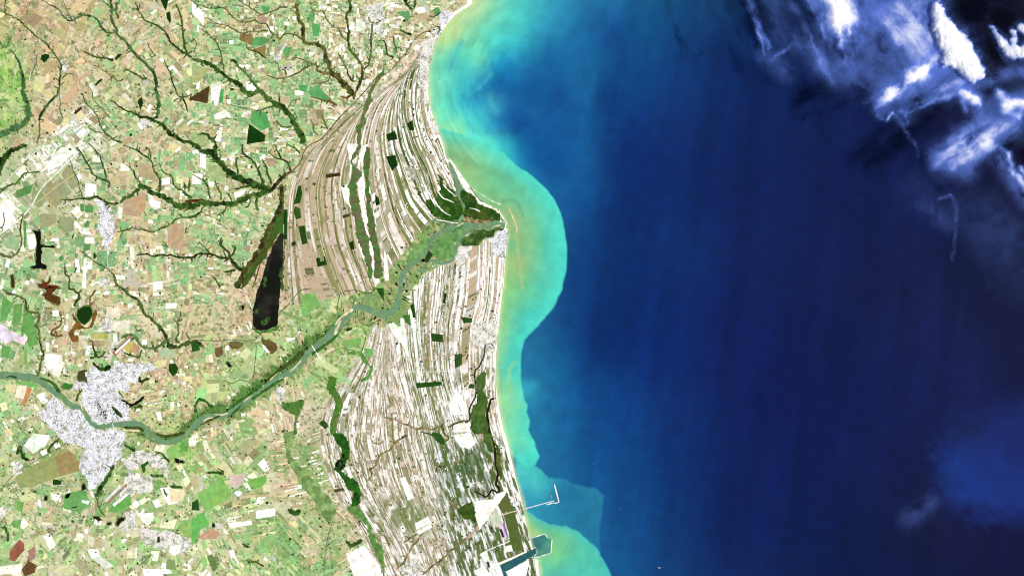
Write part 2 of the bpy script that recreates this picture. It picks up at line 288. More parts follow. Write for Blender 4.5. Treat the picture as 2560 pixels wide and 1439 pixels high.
# faint long streaks of turbid water
st = fbm((SX + .12 * SY) / 55, SY / 420, 71, 4); SC *= (1 + .5 * (st - .5) * smooth(1350, 1500, SX))[..., None]; st2 = fbm((SX + .2 * SY) / 16, SY / 260, 73, 4); SC *= (1 + .17 * (st2 - .5) * smooth(1350, 1500, SX))[..., None]; SC[..., 1] += .0016 * smooth(1800, 2100, SX)
deep = fbm((SX - .4 * SY) / 120, (SY + .3 * SX) / 300, 75, 5); SC *= (1 + .5 * (deep - .5) * smooth(1900, 2200, SX))[..., None]
PLUMES = [
 # name, label, outline, softness, warp, rim colour, rim width, inner colours
 ('silt_plume', 'brighter blue lobe of water at the dark eastern sea', [(2380, 1040), (2350, 1120), (2345, 1190), (2375, 1240), (2440, 1275), (2520, 1290), (2700, 1300), (2700, 1010), (2560, 1000)], 55, 70, None, 1,
  [(2370, 1180, (24, 54, 130)), (2440, 1250, (25, 52, 128)), (2480, 1160, (24, 46, 118)), (2540, 1100, (22, 38, 100)), (2420, 1060, (22, 35, 86)), (2580, 1260, (24, 48, 122))]),
 ('silt_plume', 'mid blue skirt of cloudy water off the straight beach', T('I', 1300, 450, 1480, 440, 1400, 520, 1365, 600, 1370, 850, 1540, 940, 1640, 1060, 1680, 1200, 1650, 1300, 1600, 1438, 1300, 1438), 14, 16, None, 1,
  [(1310, 900, (28, 110, 158)), (1370, 1000, (34, 122, 165)), (1360, 1060, (34, 120, 162)), (1330, 880, (22, 88, 148)), (1320, 980, (50, 165, 190)), (1380, 1020, (26, 102, 152))]),
 ('silt_plume', 'teal blue patch of cloudy water around the long pier', [(1290, 1140), (1340, 1165), (1370, 1190), (1410, 1197), (1450, 1212), (1490, 1218), (1508, 1235), (1503, 1280), (1500, 1330), (1502, 1370), (1490, 1439), (1300, 1439)], 2.6, 11, None, 1,
  [(1310, 1180, (78, 205, 195)), (1340, 1220, (70, 190, 195)), (1325, 1230, (60, 170, 190)), (1400, 1230, (38, 128, 165)), (1480, 1260, (38, 125, 160)), (1440, 1290, (36, 122, 158)), (1480, 1340, (34, 120, 158)), (1350, 1280, (48, 150, 180)), (1380, 1290, (42, 140, 170)), (1380, 1210, (48, 150, 175))]),
 ('silt_plume', 'broad green river plume bulging off the delta mouth', [(1085, 318), (1112, 322), (1160, 338), (1200, 352), (1235, 368), (1262, 385), (1290, 412), (1325, 436), (1360, 466), (1385, 497), (1402, 532), (1413, 575), (1418, 625), (1416, 675), (1405, 720), (1388, 760), (1362, 795), (1335, 822), (1312, 848), (1303, 880), (1301, 925), (1305, 965), (1311, 1000), (1320, 1012), (1316, 1030), (1326, 1050), (1322, 1075), (1338, 1110), (1348, 1140), (1338, 1160), (1318, 1170), (1295, 1150), (1270, 1130), (1240, 1100), (1150, 900), (1150, 560), (1080, 400)], 2.2, 4.5,
  (84, 230, 206), 42,
  [(1120, 345, (125, 185, 110)), (1140, 365, (150, 195, 115)), (1200, 375, (140, 215, 150)), (1250, 420, (120, 205, 150)), (1200, 430, (145, 205, 130)), (1180, 420, (165, 205, 125)), (1300, 500, (118, 200, 142)), (1240, 500, (135, 198, 130)), (1330, 480, (105, 210, 170)), (1270, 540, (160, 195, 125)), (1350, 600, (112, 200, 145)), (1300, 600, (145, 195, 125)), (1290, 650, (165, 200, 128)), (1280, 620, (120, 195, 130)), (1320, 700, (112, 200, 148)), (1380, 620, (92, 210, 180)),
   (1275, 720, (140, 210, 130)), (1350, 740, (95, 205, 170)), (1262, 800, (150, 218, 140)), (1300, 800, (95, 200, 165)), (1252, 880, (165, 222, 145)), (1280, 880, (90, 195, 168)), (1250, 960, (150, 215, 145)), (1275, 930, (80, 190, 170)), (1285, 960, (140, 222, 150)), (1300, 1000, (150, 225, 152)), (1262, 1040, (150, 225, 155)), (1290, 1050, (120, 220, 168)), (1310, 1090, (120, 225, 175)), (1275, 1100, (150, 230, 160)), (1295, 1130, (95, 205, 185)), (1325, 1130, (85, 215, 195)), (1290, 580, (155, 195, 128)), (1220, 360, (110, 222, 178))]),
 ('silt_plume', 'green shallow plume hugging the shore south of the harbour', [(1300, 1271), (1322, 1278), (1345, 1293), (1372, 1309), (1392, 1313), (1412, 1312), (1440, 1326), (1468, 1348), (1490, 1368), (1508, 1395), (1522, 1420), (1545, 1470), (1560, 1560), (1330, 1560), (1300, 1400)], 2.4, 9,
  (70, 200, 190), 16,
  [(1318, 1290, (150, 210, 130)), (1330, 1330, (185, 215, 120)), (1350, 1310, (125, 205, 140)), (1400, 1330, (120, 205, 140)), (1400, 1380, (125, 212, 148)), (1450, 1400, (95, 208, 168)), (1370, 1420, (110, 208, 165)), (1480, 1420, (85, 205, 180)), (1440, 1350, (105, 200, 155)), (1350, 1400, (140, 220, 155)), (1390, 1430, (95, 200, 170))]),
 ('harbour_basin', 'still green harbour basin walled by thin breakwaters', T('L', 1455, 1058, 1605, 1016, 1632, 1052, 1680, 1072, 1666, 1200, 1550, 1240, 1465, 1256), 0.6, 0, None, 1,
  [(1340, 1350, (58, 125, 122)), (1360, 1340, (60, 130, 120)), (1345, 1362, (55, 118, 120)), (1370, 1360, (90, 170, 140)), (1355, 1380, (85, 160, 135)), (1340, 1390, (75, 145, 130))])]
plume_id = np.zeros(SX.shape, int)
for k, (nm, lb, poly, soft, warp, rim, rimw, ctl) in enumerate(PLUMES):
    x0, x1 = min(p[0] for p in poly) - 40, max(p[0] for p in poly) + 40; y0, y1 = min(p[1] for p in poly) - 40, max(p[1] for p in poly) + 40
    m = (SX > x0) & (SX < x1) & (SY > y0) & (SY < y1); X = SX[m]; Y = SY[m]
    dxw = warp * (fbm(X / 22, Y / 22, 80 + k, 4) - .5); dyw = warp * (fbm(X / 22, Y / 22, 90 + k, 4) - .5)
    ins = inside(poly, X + dxw, Y + dyw); sd = segdist(poly, X + dxw, Y + dyw, True) * np.where(ins, 1, -1)
    jx = 36 * (fbm(X / 60, Y / 90, 95 + k, 3) - .5) if warp else 0
    c = rbf(ctl, X + jx, Y + jx * .7, 18, .01) if len(ctl) > 8 else idw(ctl, X + jx, Y + jx * .7, 3, 10)
    if rim is not None:
        r = np.exp(-np.maximum(sd, 0) / rimw)[:, None] * .85; c = c + (s2l(rim) - c) * r
        c *= (1 + .12 * (fbm((X + Y * .3) / 14, Y / 90, 97, 4) - .5))[:, None]
    a = smooth(-soft, soft, sd)[:, None]
    SC[m] = SC[m] + (c - SC[m]) * a
    q = plume_id[m]; q[sd > 0] = k + 1; plume_id[m] = q
# eddies combed along the bay shore
bay = (1 - smooth(1230, 1330, SX + .25 * (SY - 150))) * (SY < 420); rr_ = np.hypot(SX - 1330, (SY - 200) * .9) + 14 * (fbm(SX / 40, SY / 40, 111, 4) - .5); tt_ = np.arctan2(SY - 200, SX - 1330)
SC *= (1 + .38 * (fbm(rr_ / 9, tt_ * 5, 113, 4) - .5) * bay * smooth(4, 25, SX - coastx(SY)))[..., None]
# yellow shoal water along the shore, and the swash line on the mouth bar
ds = SX - coastx(SY)
sh = (1 - smooth(1, 11, ds + 8 * (fbm(SX / 18, SY / 18, 99) - .5))) * (ds > -30) * (SX < 1400)
SC = SC + (s2l((222, 236, 165)) - SC) * (sh * .6)[..., None]
for pts, wd, col, am in [(T('F', 1250, 640, 1290, 720, 1325, 820, 1330, 950, 1350, 1100, 1370, 1300, 1385, 1438), 3.5, (195, 206, 132), .5),
                         (T('F', 1180, 570, 1270, 560, 1350, 620, 1390, 720), 5, (95, 160, 120), .5),
                         (T('F', 640, 90, 760, 130, 950, 230, 1200, 330, 1380, 470), 12, (110, 175, 115), .45),
                         (T('C', 780, 420, 740, 500, 690, 600, 665, 700), 7, (62, 178, 190), .5), (T('C', 690, 690, 650, 770, 640, 850), 3, (120, 232, 200), .45), (T('C', 760, 470, 740, 560, 705, 660), 4, (110, 232, 205), .35),
                         (T('C', 1080, 740, 1000, 820, 940, 890), 4, (78, 200, 205), .4), (T('C', 960, 880, 880, 930, 820, 965), 2.5, (80, 205, 205), .35), (T('C', 900, 690, 960, 685, 1010, 695), 6, (70, 190, 200), .35),
                         (T('C', 1060, 940, 1080, 1020, 1130, 1150), 7, (80, 190, 190), .3), (T('C', 800, 950, 780, 1060, 830, 1200, 900, 1330), 4, (45, 165, 198), .35), (T('C', 850, 1100, 880, 1230, 960, 1400), 3, (95, 228, 208), .3),
                         (T('I', 1310, 740, 1260, 800, 1250, 950, 1260, 1030), 5, (155, 225, 150), .6)]:
    d = segdist(catmull(pts, 6), SX + 6 * (fbm(SX / 12, SY / 12, 105) - .5), SY)
    SC = SC + (s2l(col) - SC) * (np.exp(-(d / wd) ** 2) * am)[..., None]
PS = W(np.stack([SX, SY], -1))
VS = np.concatenate([PS, np.zeros(SX.shape + (1,))], -1).reshape(-1, 3)
SCf = FC(SC).reshape(-1, 3)
FS = gridfaces(*SX.shape)
fid = plume_id.reshape(-1)[FS].max(1)
def submesh(name, faces, mat):
    uq, inv = np.unique(faces, return_inverse=True)
    return newmesh(name, VS[uq], inv.reshape(faces.shape), SCf[uq], False, mat)
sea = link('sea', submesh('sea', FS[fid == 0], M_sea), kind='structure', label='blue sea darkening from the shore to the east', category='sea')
for k, pl in enumerate(PLUMES):
    if (fid == k + 1).any(): link(pl[0], submesh(pl[0], FS[fid == k + 1], M_sea), sea, label=pl[1])

# ------------------------------------------------------------------ coverage map: what stands where (2 units a cell)
MW, MH = 800, 800
mask = np.zeros((MH, MW), np.uint8)              # 1 water or wood, 2 town
MX, MY = np.meshgrid(np.arange(MW) * 2.0 - 100, np.arange(MH) * 2.0 - 60)
def paint_poly(poly, v=1):
    a = np.array(poly)[:, :2]
    i0, i1 = max(int((a[:, 0].min() + 100) / 2), 0), min(int((a[:, 0].max() + 100) / 2) + 2, MW)
    j0, j1 = max(int((a[:, 1].min() + 60) / 2), 0), min(int((a[:, 1].max() + 60) / 2) + 2, MH)
    if i1 <= i0 or j1 <= j0: return
    s = np.s_[j0:j1, i0:i1]
    mask[s] = np.where(inside(poly, MX[s], MY[s]), v, mask[s])
def paint_line(P, v=1):
    for i in range(len(P) - 1):
        w = max(P[i][2], 2) / 2 + .5
        x0, x1 = sorted((P[i][0], P[i + 1][0])); y0, y1 = sorted((P[i][1], P[i + 1][1]))
        i0, i1 = max(int((x0 - w + 100) / 2), 0), min(int((x1 + w + 100) / 2) + 2, MW)
        j0, j1 = max(int((y0 - w + 60) / 2), 0), min(int((y1 + w + 60) / 2) + 2, MH)
        if i1 <= i0 or j1 <= j0: continue
        s = np.s_[j0:j1, i0:i1]
        mask[s] = np.where(segdist([P[i], P[i + 1]], MX[s], MY[s]) < w, v, mask[s])
def masked(x, y):
    i = np.clip(((np.asarray(x) + 100) / 2).astype(int), 0, MW - 1); j = np.clip(((np.asarray(y) + 60) / 2).astype(int), 0, MH - 1)
    return mask[j, i]

# ------------------------------------------------------------------ builders for ribbons and patches
def ribbon(name, P, z, col, mat, parent=None, rough=0.0, zamp=0.0, step=3.0, jit=0.12, cols=None, paint=True, spurs=0, **props):
    """A strip of ground, water or tree canopy along a line of (x, y, width)."""
    Q = catmull(P, step); n = len(Q)
    if spurs:
        me_ = 3.2 * np.minimum(1, np.minimum(np.arange(n), np.arange(n)[::-1]) / 6.0)
        Q[:, 0] += me_ * 2 * (fbm(Q[:, 0] / 13, Q[:, 1] / 13, 611, 3) - .5); Q[:, 1] += me_ * 2 * (fbm(Q[:, 0] / 13, Q[:, 1] / 13, 617, 3) - .5)
    t = np.gradient(Q[:, :2], axis=0); t /= np.linalg.norm(t, axis=1)[:, None] + 1e-9
    nm = np.stack([-t[:, 1], t[:, 0]], 1)
    wid = np.maximum(Q[:, 2] * (.8 if spurs else 1), .8)
    if paint: paint_line(Q, 1)
    k = int(np.clip(round(wid.mean() / 2.6), 1, 8)) + 2
    sd = random.randrange(9999)
    V = np.zeros((n, k, 3)); C = np.zeros((n, k, 3))
    el = np.clip(1 + rough * 2.6 * (fbm(Q[:, 0] / 8, Q[:, 1] / 8, sd, 4, .7) - .5), .3, 2); er = np.clip(1 + rough * 2.6 * (fbm(Q[:, 0] / 8, Q[:, 1] / 8, sd + 5, 4, .7) - .5), .3, 2)
    ends = np.minimum(np.arange(n), np.arange(n)[::-1]); taper = np.clip((ends + 1) / 3.0, .45, 1)
    base = s2l(col)
    for j in range(k):
        f = j / (k - 1) * 2 - 1
        half = wid / 2 * np.where(f < 0, el, er) * taper
        off = f * half + (rng.random(n) - .5) * jit * wid * (abs(f) < 1)
        xy = Q[:, :2] + nm * off[:, None]
        V[:, j, :2] = W(xy)
        V[:, j, 2] = z + (zamp * (.35 + rng.random(n)) if abs(f) < 1 else 0)
        m = (fbm(xy[:, 0] / 8, xy[:, 1] / 8, 301, 3) - .5)[:, None]
        C[:, j] = base * (1 + 1.1 * m * (1 if zamp else .3))
        if spurs: C[:, j] = C[:, j] + (s2l((138, 150, 84)) - C[:, j]) * ((.42 * (abs(f) == 1) + .5 * smooth(.6, .75, fbm(xy[:, 0] / 6, xy[:, 1] / 6, sd + 99, 3)))[:, None])
        if cols is not None:
            b = smooth(.52, .66, fbm(xy[:, 0] / 14, xy[:, 1] / 14, sd + 77, 3))[:, None]; C[:, j] = C[:, j] + (s2l(cols) * (1 + m) - C[:, j]) * b
    F = gridfaces(n, k)
    # skirts down to the ground
    V = V.reshape(-1, 3); C = C.reshape(-1, 3)
    ring = np.concatenate([np.arange(0, n * k, k), np.arange((n - 1) * k + 1, n * k), np.arange(n * k - 1 - k, 0, -k), np.arange(k - 1, 0, -1)])
    ring = ring[np.concatenate([[True], np.diff(ring) != 0])]
    lo = V[ring].copy(); lo[:, 2] = min(z - .12, 0.9); b0 = len(V)
    idx = np.arange(len(ring)); nx = np.roll(idx, -1)
    SK = np.stack([ring[idx], ring[nx], b0 + nx, b0 + idx], 1)
    V = np.concatenate([V, lo]); C = np.concatenate([C, C[ring]]); F = np.concatenate([F, SK])
    if spurs:                                    # little side gullies, grown onto the same canopy
        for _ in range(int(n * step / spurs)):
            i = random.randrange(1, n - 1); L = random.uniform(3, 13); s_ = random.choice((-1, 1)); a = nm[i] * s_ + t[i] * random.uniform(-1, .2); a /= np.linalg.norm(a)
            w0 = min(random.uniform(2.2, 5), wid[i] * .7); q = 7; tt = np.linspace(0, 1, q)
            cen = Q[i, :2] + a * (tt * (L + wid[i] / 2))[:, None] + nm[i][None] * 0 + np.stack([t[i] * v for v in 1.6 * np.sin(tt * random.uniform(2, 5)) * tt])
            pn = np.array([-a[1], a[0]]); hw = w0 * (1 - .65 * tt) * rng.uniform(.6, 1.3, q) / 2 + .35
            sv = np.zeros((q, 2, 3)); sv[:, 0, :2] = W(cen + pn * hw[:, None]); sv[:, 1, :2] = W(cen - pn * hw[:, None]); sv[:, :, 2] = z + .04 + rng.random((q, 2)) * zamp * .5
            F = np.concatenate([F, gridfaces(q, 2) + len(V)]); V = np.concatenate([V, sv.reshape(-1, 3)]); C = np.concatenate([C, np.tile(base * random.uniform(.85, 1.3), (2 * q, 1))])
    return link(name, newmesh(name, V, F, FC(C), False, mat), parent, **props)
def roughen(poly, amp, step=3.0, sd=None):
    sd = random.randrange(9999) if sd is None else sd; out = []
    n = len(poly)
    for i in range(n):
        a = np.array(poly[i][:2], float); b = np.array(poly[(i + 1) % n][:2], float)
        k = max(1, int(np.linalg.norm(b - a) / step))
        for t in range(k):
            p = a + (b - a) * t / k
            if amp > 2: p = p + amp * 3 * np.array([fbm(p[0] / 17, p[1] / 17, sd + 3, 2) - .5, fbm(p[0] / 17, p[1] / 17, sd + 8, 2) - .5])
            if amp: p = p + amp * 2 * np.array([fbm(p[0] / 6, p[1] / 6, sd, 3) - .5, fbm(p[0] / 6, p[1] / 6, sd + 7, 3) - .5])
            out.append((float(p[0]), float(p[1])))
    return out
def patch(name, poly, z, col, mat, parent=None, amp=0.0, zamp=0.0, cell=4.0, col2=None, c2=(.5, .62), c2s=14.0, paint=1, zlow=0.85, step=3.0, var=None, round_=False, **props):
    """A patch of ground, water or canopy with an outline, thickness and an uneven top."""
    if round_:
        q = catmull(list(poly) + [poly[0]], 3.0)[:-1]; poly = [(a[0], a[1]) for a in q]
    if paint: paint_poly(poly, paint)
    B = roughen(poly, amp, step)
    a = np.array(B); x0, y0 = a.min(0); x1, y1 = a.max(0)
    gx, gy = np.meshgrid(np.arange(x0, x1, cell), np.arange(y0, y1, cell))
    gx = gx + (rng.random(gx.shape) - .5) * cell * .7; gy = gy + (rng.random(gy.shape) - .5) * cell * .7
    k = inside(B, gx, gy); gx = gx[k]; gy = gy[k]
    if len(gx):
        k = segdist(B, gx, gy, True) > cell * .4; gx = gx[k]; gy = gy[k]
    nb = len(B); pts = [Vector(p) for p in B] + [Vector((float(p), float(q))) for p, q in zip(gx, gy)]
    r = delaunay_2d_cdt(pts, [(i, (i + 1) % nb) for i in range(nb)], [], 1, 1e-5)
    P2 = np.array([(v.x, v.y) for v in r[0]]); tri = [tuple(f) for f in r[2]]
    tri = [f if len(f) == 3 else f for f in tri]
    orig = r[3]; onb = np.array([any(o < nb for o in q) or not q for q in orig])
    m = (fbm(P2[:, 0] / 8, P2[:, 1] / 8, 301, 3) - .5)[:, None]
    var = (1.1 if zamp > .3 else .35) if var is None else var
    C = np.tile(s2l(col), (len(P2), 1)) * (1 + var * m)
    if col2 is not None:
        b = smooth(c2[0], c2[1], fbm(P2[:, 0] / c2s, P2[:, 1] / c2s, random.randrange(9999), 4))[:, None]
        C = C + (s2l(col2) * (1 + var * m) - C) * b
    zz = np.where(onb, z, z + zamp * (.35 + rng.random(len(P2))))
    V = np.concatenate([W(P2), zz[:, None]], 1)
    # skirt along the open edges
    ec = {}
    for f in tri:
        for i in range(len(f)):
            e = (f[i], f[(i + 1) % len(f)])
            if (e[1], e[0]) in ec: ec.pop((e[1], e[0]))
            else: ec[e] = 1
    nv = len(V); low = {}; F = []
    for f in tri:                                # plan y runs downwards: flip so the tops face up
        p, q, s = P2[f[0]], P2[f[1]], P2[f[2]]
        ar = (q[0] - p[0]) * (s[1] - p[1]) - (q[1] - p[1]) * (s[0] - p[0])
        F.append(tuple(reversed(f)) if ar > 0 else f)
    ex_, cx_ = [], []
    for (p, q) in ec:
        for w in (p, q):
            if w not in low:
                low[w] = nv + len(ex_); ex_.append((V[w, 0], V[w, 1], zlow)); cx_.append(C[w])
        F.append((p, q, low[q], low[p]))
    if ex_:
        V = np.concatenate([V, np.array(ex_)]); C = np.concatenate([C, np.array(cx_)])
    return link(name, newmesh(name, V, F, FC(C), False, mat), parent, **props)
def empty(name, xy, z=1.0, **props):
    o = bpy.data.objects.new(name, None); o.empty_display_size = 5; COL.objects.link(o)
    for k, v in props.items(): o[k] = v
    return o

Z_F, Z_R, Z_ROAD, Z_W, Z_T = 1.05, 1.06, 1.16, 1.20, 1.24
DKG = (38, 78, 22); MG = (62, 112, 42); OLV = (72, 88, 36); BRN = (96, 72, 36); LG = (80, 140, 72); BLK = (14, 16, 8); VDG = (24, 58, 12)

# ------------------------------------------------------------------ rivers and channels
RIV = (116, 156, 116); RIV2 = (128, 160, 108)
ribbon('riverbank', [(330, 1062, 26), (370, 1082, 34), (410, 1096, 26), (450, 1088, 30), (490, 1052, 46), (540, 1030, 54), (580, 1022, 56), (620, 992, 58), (665, 955, 56), (700, 932, 56), (735, 905, 62), (765, 872, 64), (800, 850, 56), (835, 818, 52), (865, 790, 50), (900, 775, 60), (940, 782, 64), (985, 765, 70), (1005, 700, 72), (1040, 655, 70), (1075, 615, 70), (1120, 590, 76)], Z_R + .045, (138, 168, 98), M_marsh, rough=.7, cols=(206, 190, 140), jit=.3, paint=False, kind='structure', label='braided green and sandy flood bank along the lower river', category='riverbank')
ribbon('wet_meadow', [(300, 1060, 18), (370, 1084, 24), (410, 1099, 18), (450, 1090, 22), (490, 1052, 28), (540, 1028, 30), (580, 1018, 32), (620, 986, 34), (665, 950, 32), (700, 928, 32), (735, 900, 36), (765, 868, 34), (800, 848, 32), (835, 816, 28), (865, 792, 24)], Z_R + .065, (104, 146, 72), M_marsh, rough=1.0, cols=(88, 120, 56), jit=.3, paint=False, kind='structure', label='dark green wet meadow hugging the straight river reach', category='wet meadow')
river = ribbon('river', [(-60, 928, 20), (0, 937, 20), (50, 940, 18), (95, 948, 20), (120, 967, 15), (145, 984, 18), (165, 1004, 16), (185, 1017, 14), (200, 1018, 11), (212, 1033, 12), (228, 1054, 13), (247, 1065, 14), (270, 1062, 13), (295, 1060, 14),
                         (335, 1058, 15), (360, 1068, 16), (376, 1087, 15), (400, 1101, 13), (424, 1105, 13), (450, 1094, 13), (475, 1076, 14), (495, 1055, 15), (520, 1040, 15), (550, 1040, 13), (570, 1034, 13), (600, 1015, 13), (635, 988, 14), (670, 963, 15), (705, 942, 16), (740, 920, 16),
                         (757, 902, 15), (768, 884, 15), (795, 862, 17), (820, 843, 18), (842, 818, 18), (862, 800, 17), (877, 778, 15), (900, 767, 15), (930, 776, 17), (962, 785, 20), (984, 775, 17), (996, 752, 15), (1001, 720, 11), (1005, 690, 13), (1022, 667, 14), (1047, 647, 13), (1065, 630, 12),
                         (1073, 608, 12), (1090, 587, 13), (1120, 572, 13), (1147, 562, 14), (1175, 565, 17), (1210, 566, 15), (1240, 561, 15), (1266, 565, 12)], Z_W, RIV, M_river, rough=.16, cols=RIV2, kind='structure', label='wide grey green river winding across the plain to the sea', category='river')
ribbon('side_channel', TW('F', 8, 10, 745, 790, 785, 715, 800, 650, 785, 600, 765, 540) + [(1146, 478, 15), (1144, 460, 13), (1139, 440, 9), (1130, 420, 8), (1122, 404, 5)], Z_W + .01, RIV, M_river, river, rough=.2, cols=RIV2, label='northern delta channel running behind the sand spit')
ribbon('side_channel', TW('F', 8, 7, 870, 840, 790, 910, 735, 1000, 715, 1080, 690, 1150, 640, 1180, 560, 1190, 480, 1165, 425, 1195, 385, 1265, 330, 1262), Z_W + .01, RIV, M_river, river, rough=.15, label='southern delta loop around green islands')
ribbon('side_channel', TW('F', 5, 5, 190, 1265, 215, 1340, 235, 1438), Z_W + .01, RIV, M_river, river, label='short side channel where the river splits')
ribbon('side_channel', TW('F', 4, 3, 1115, 865, 1000, 870, 930, 880, 890, 930, 880, 980), Z_W + .01, RIV, M_river, river, label='narrow creek in the southern mangrove')
ribbon('side_channel', TW('F', 4, 4, 1195, 830, 1180, 760, 1120, 720, 1090, 700), Z_W + .01, RIV, M_river, river, label='backwater behind the mouth spit')
SANDB = (236, 222, 178)
for lb, P, c in [('long wooded river island north of the straight reach', TW('H', 3, 12, 340, 1240, 440, 1150, 560, 1070, 640, 1010, 700, 970), MG), ('narrow dark wooded bank on the river bend below the city', TW('J', 5, 8, 1560, 10, 1650, 40, 1760, 25, 1850, 0), OLV),
                 ('dark tree covered bank upstream of the pale bridge', TW('H', 4, 14, 740, 930, 830, 850, 950, 770, 1040, 700, 1120, 640), OLV), ('wooded strip on the south bank of the straight reach', TW('H', 8, 5, 600, 1110, 700, 1040, 820, 960, 920, 900), MG),
                 ('tree lined north bank west of the city', TW('G', 5, 10, 400, 900, 480, 920, 540, 960, 600, 1040), MG), ('small dark island at the western edge of the river', TW('G', 3, 5, 60, 890, 110, 880, 170, 895), DKG), ('slim wooded islet at the river elbow', TW('H', 3, 6, 100, 1360, 180, 1320, 280, 1270), OLV),
                 ('slim green island east of the river elbow', TW('H', 3, 7, 360, 1290, 430, 1230, 500, 1170), MG), ('dark wooded south bank below the bridge', TW('H', 10, 6, 1200, 660, 1290, 600, 1400, 520, 1470, 450), MG),
                 ('green bar in the lower river north of the delta loop', TW('F', 5, 4, 690, 880, 740, 840, 800, 815), LG), ('wooded bank facing the eastern suburbs', TW('G', 4, 8, 1260, 1400, 1380, 1390, 1440, 1430), OLV)]:
    ribbon('river_island', P, Z_T, c, M_wood, rough=.5, zamp=.7, label=lb, category='island', group='wooded river islands and banks')
for lb, P in [('pale sandbar at the inner bend below the twin loop', TW('H', 5, 8, 1490, 320, 1450, 400, 1430, 470)), ('white sandbank above the big river bend', TW('H', 3, 9, 1430, 370, 1480, 300, 1560, 240, 1610, 210)), ('long thin sandbar beside the wooded upstream bank', TW('H', 3, 4, 780, 920, 900, 800, 1000, 720, 1080, 660)),
              ('small sandbar in mid river near the white bare field', TW('H', 3, 4, 870, 910, 920, 900, 960, 890)), ('sandy islet in the narrow reach', TW('H', 2, 4, 510, 1140, 560, 1100, 600, 1070)), ('pale sandbar at the river elbow', TW('H', 4, 3, 230, 1260, 300, 1265, 360, 1245)), ('sandbar on the left side of the elbow', TW('H', 2, 4, 110, 1330, 160, 1300, 220, 1295)),
              ('tan sandbar along the outer city bend', TW('G', 3, 3, 600, 1110, 650, 1170, 700, 1195)), ('sandy shore on the south bank below the city', TW('G', 3, 6, 1220, 1415, 1300, 1420, 1400, 1425)), ('sandbar under the pale bridge', TW('H', 3, 5, 1150, 760, 1230, 720, 1300, 660)), ('long tan bank south of the bridge', TW('H', 4, 8, 1200, 740, 1290, 690, 1350, 640, 1420, 600)),
              ('sandbar where the channels divide near the mouth', TW('F', 3, 4, 730, 830, 770, 800, 800, 790)), ('sandbar inside the river mouth', TW('F', 2, 3, 1080, 830, 1130, 815, 1170, 810)), ('small sandbar beside the straight reach', TW('H', 2, 3, 650, 1010, 690, 985, 720, 970)),
              ('bright sandbar south of the upstream wooded bank', TW('H', 2, 5, 980, 830, 1040, 780, 1090, 720))]:
    ribbon('sandbar', P, Z_T + .03, SANDB, M_ridge, rough=.5, zamp=.08, label=lb, category='sandbar', group='sandbars in the river')
# spits and bars of the delta front
ribbon('sand_spit', TW('F', 4, 9, 620, 135, 660, 165, 700, 220, 750, 295, 800, 365, 850, 440, 900, 520, 950, 580, 1020, 615, 1090, 645, 1150, 690), Z_T, (255, 248, 225), M_ridge, rough=.4, zamp=.1, paint=False, label='white sand spit along the northern delta front', category='sand spit')
ribbon('sand_spit', [(x, y, w) for x, y, w in TW('F', 2, 3, 850, 425, 920, 470, 1000, 520, 1080, 570, 1170, 605)], .25, (215, 232, 190), M_ridge, rough=.5, zamp=.05, paint=False, label='thin pale bar of surf arcing off the delta front', category='sand bar')
ribbon('sand_spit', TW('F', 3, 3, 1150, 650, 1165, 700, 1200, 750, 1222, 785, 1212, 835), Z_T + .02, (255, 250, 230), M_ridge, rough=.5, zamp=.05, paint=False, label='narrow white spit hooking across the river mouth', category='sand spit')
ribbon('sand_spit', TW('F', 2, 4, 1250, 650, 1275, 700, 1300, 760, 1320, 820, 1330, 880), .25, (232, 228, 175), M_ridge, rough=.6, zamp=.05, paint=False, label='yellow mouth bar awash outside the river mouth', category='sand bar')
ribbon('sand_spit', TW('F', 5, 3, 860, 430, 890, 480, 940, 545, 1000, 590), .3, (128, 132, 112), M_ridge, rough=.5, paint=False, label='grey mud flat between the spit and the surf bar', category='mud flat')

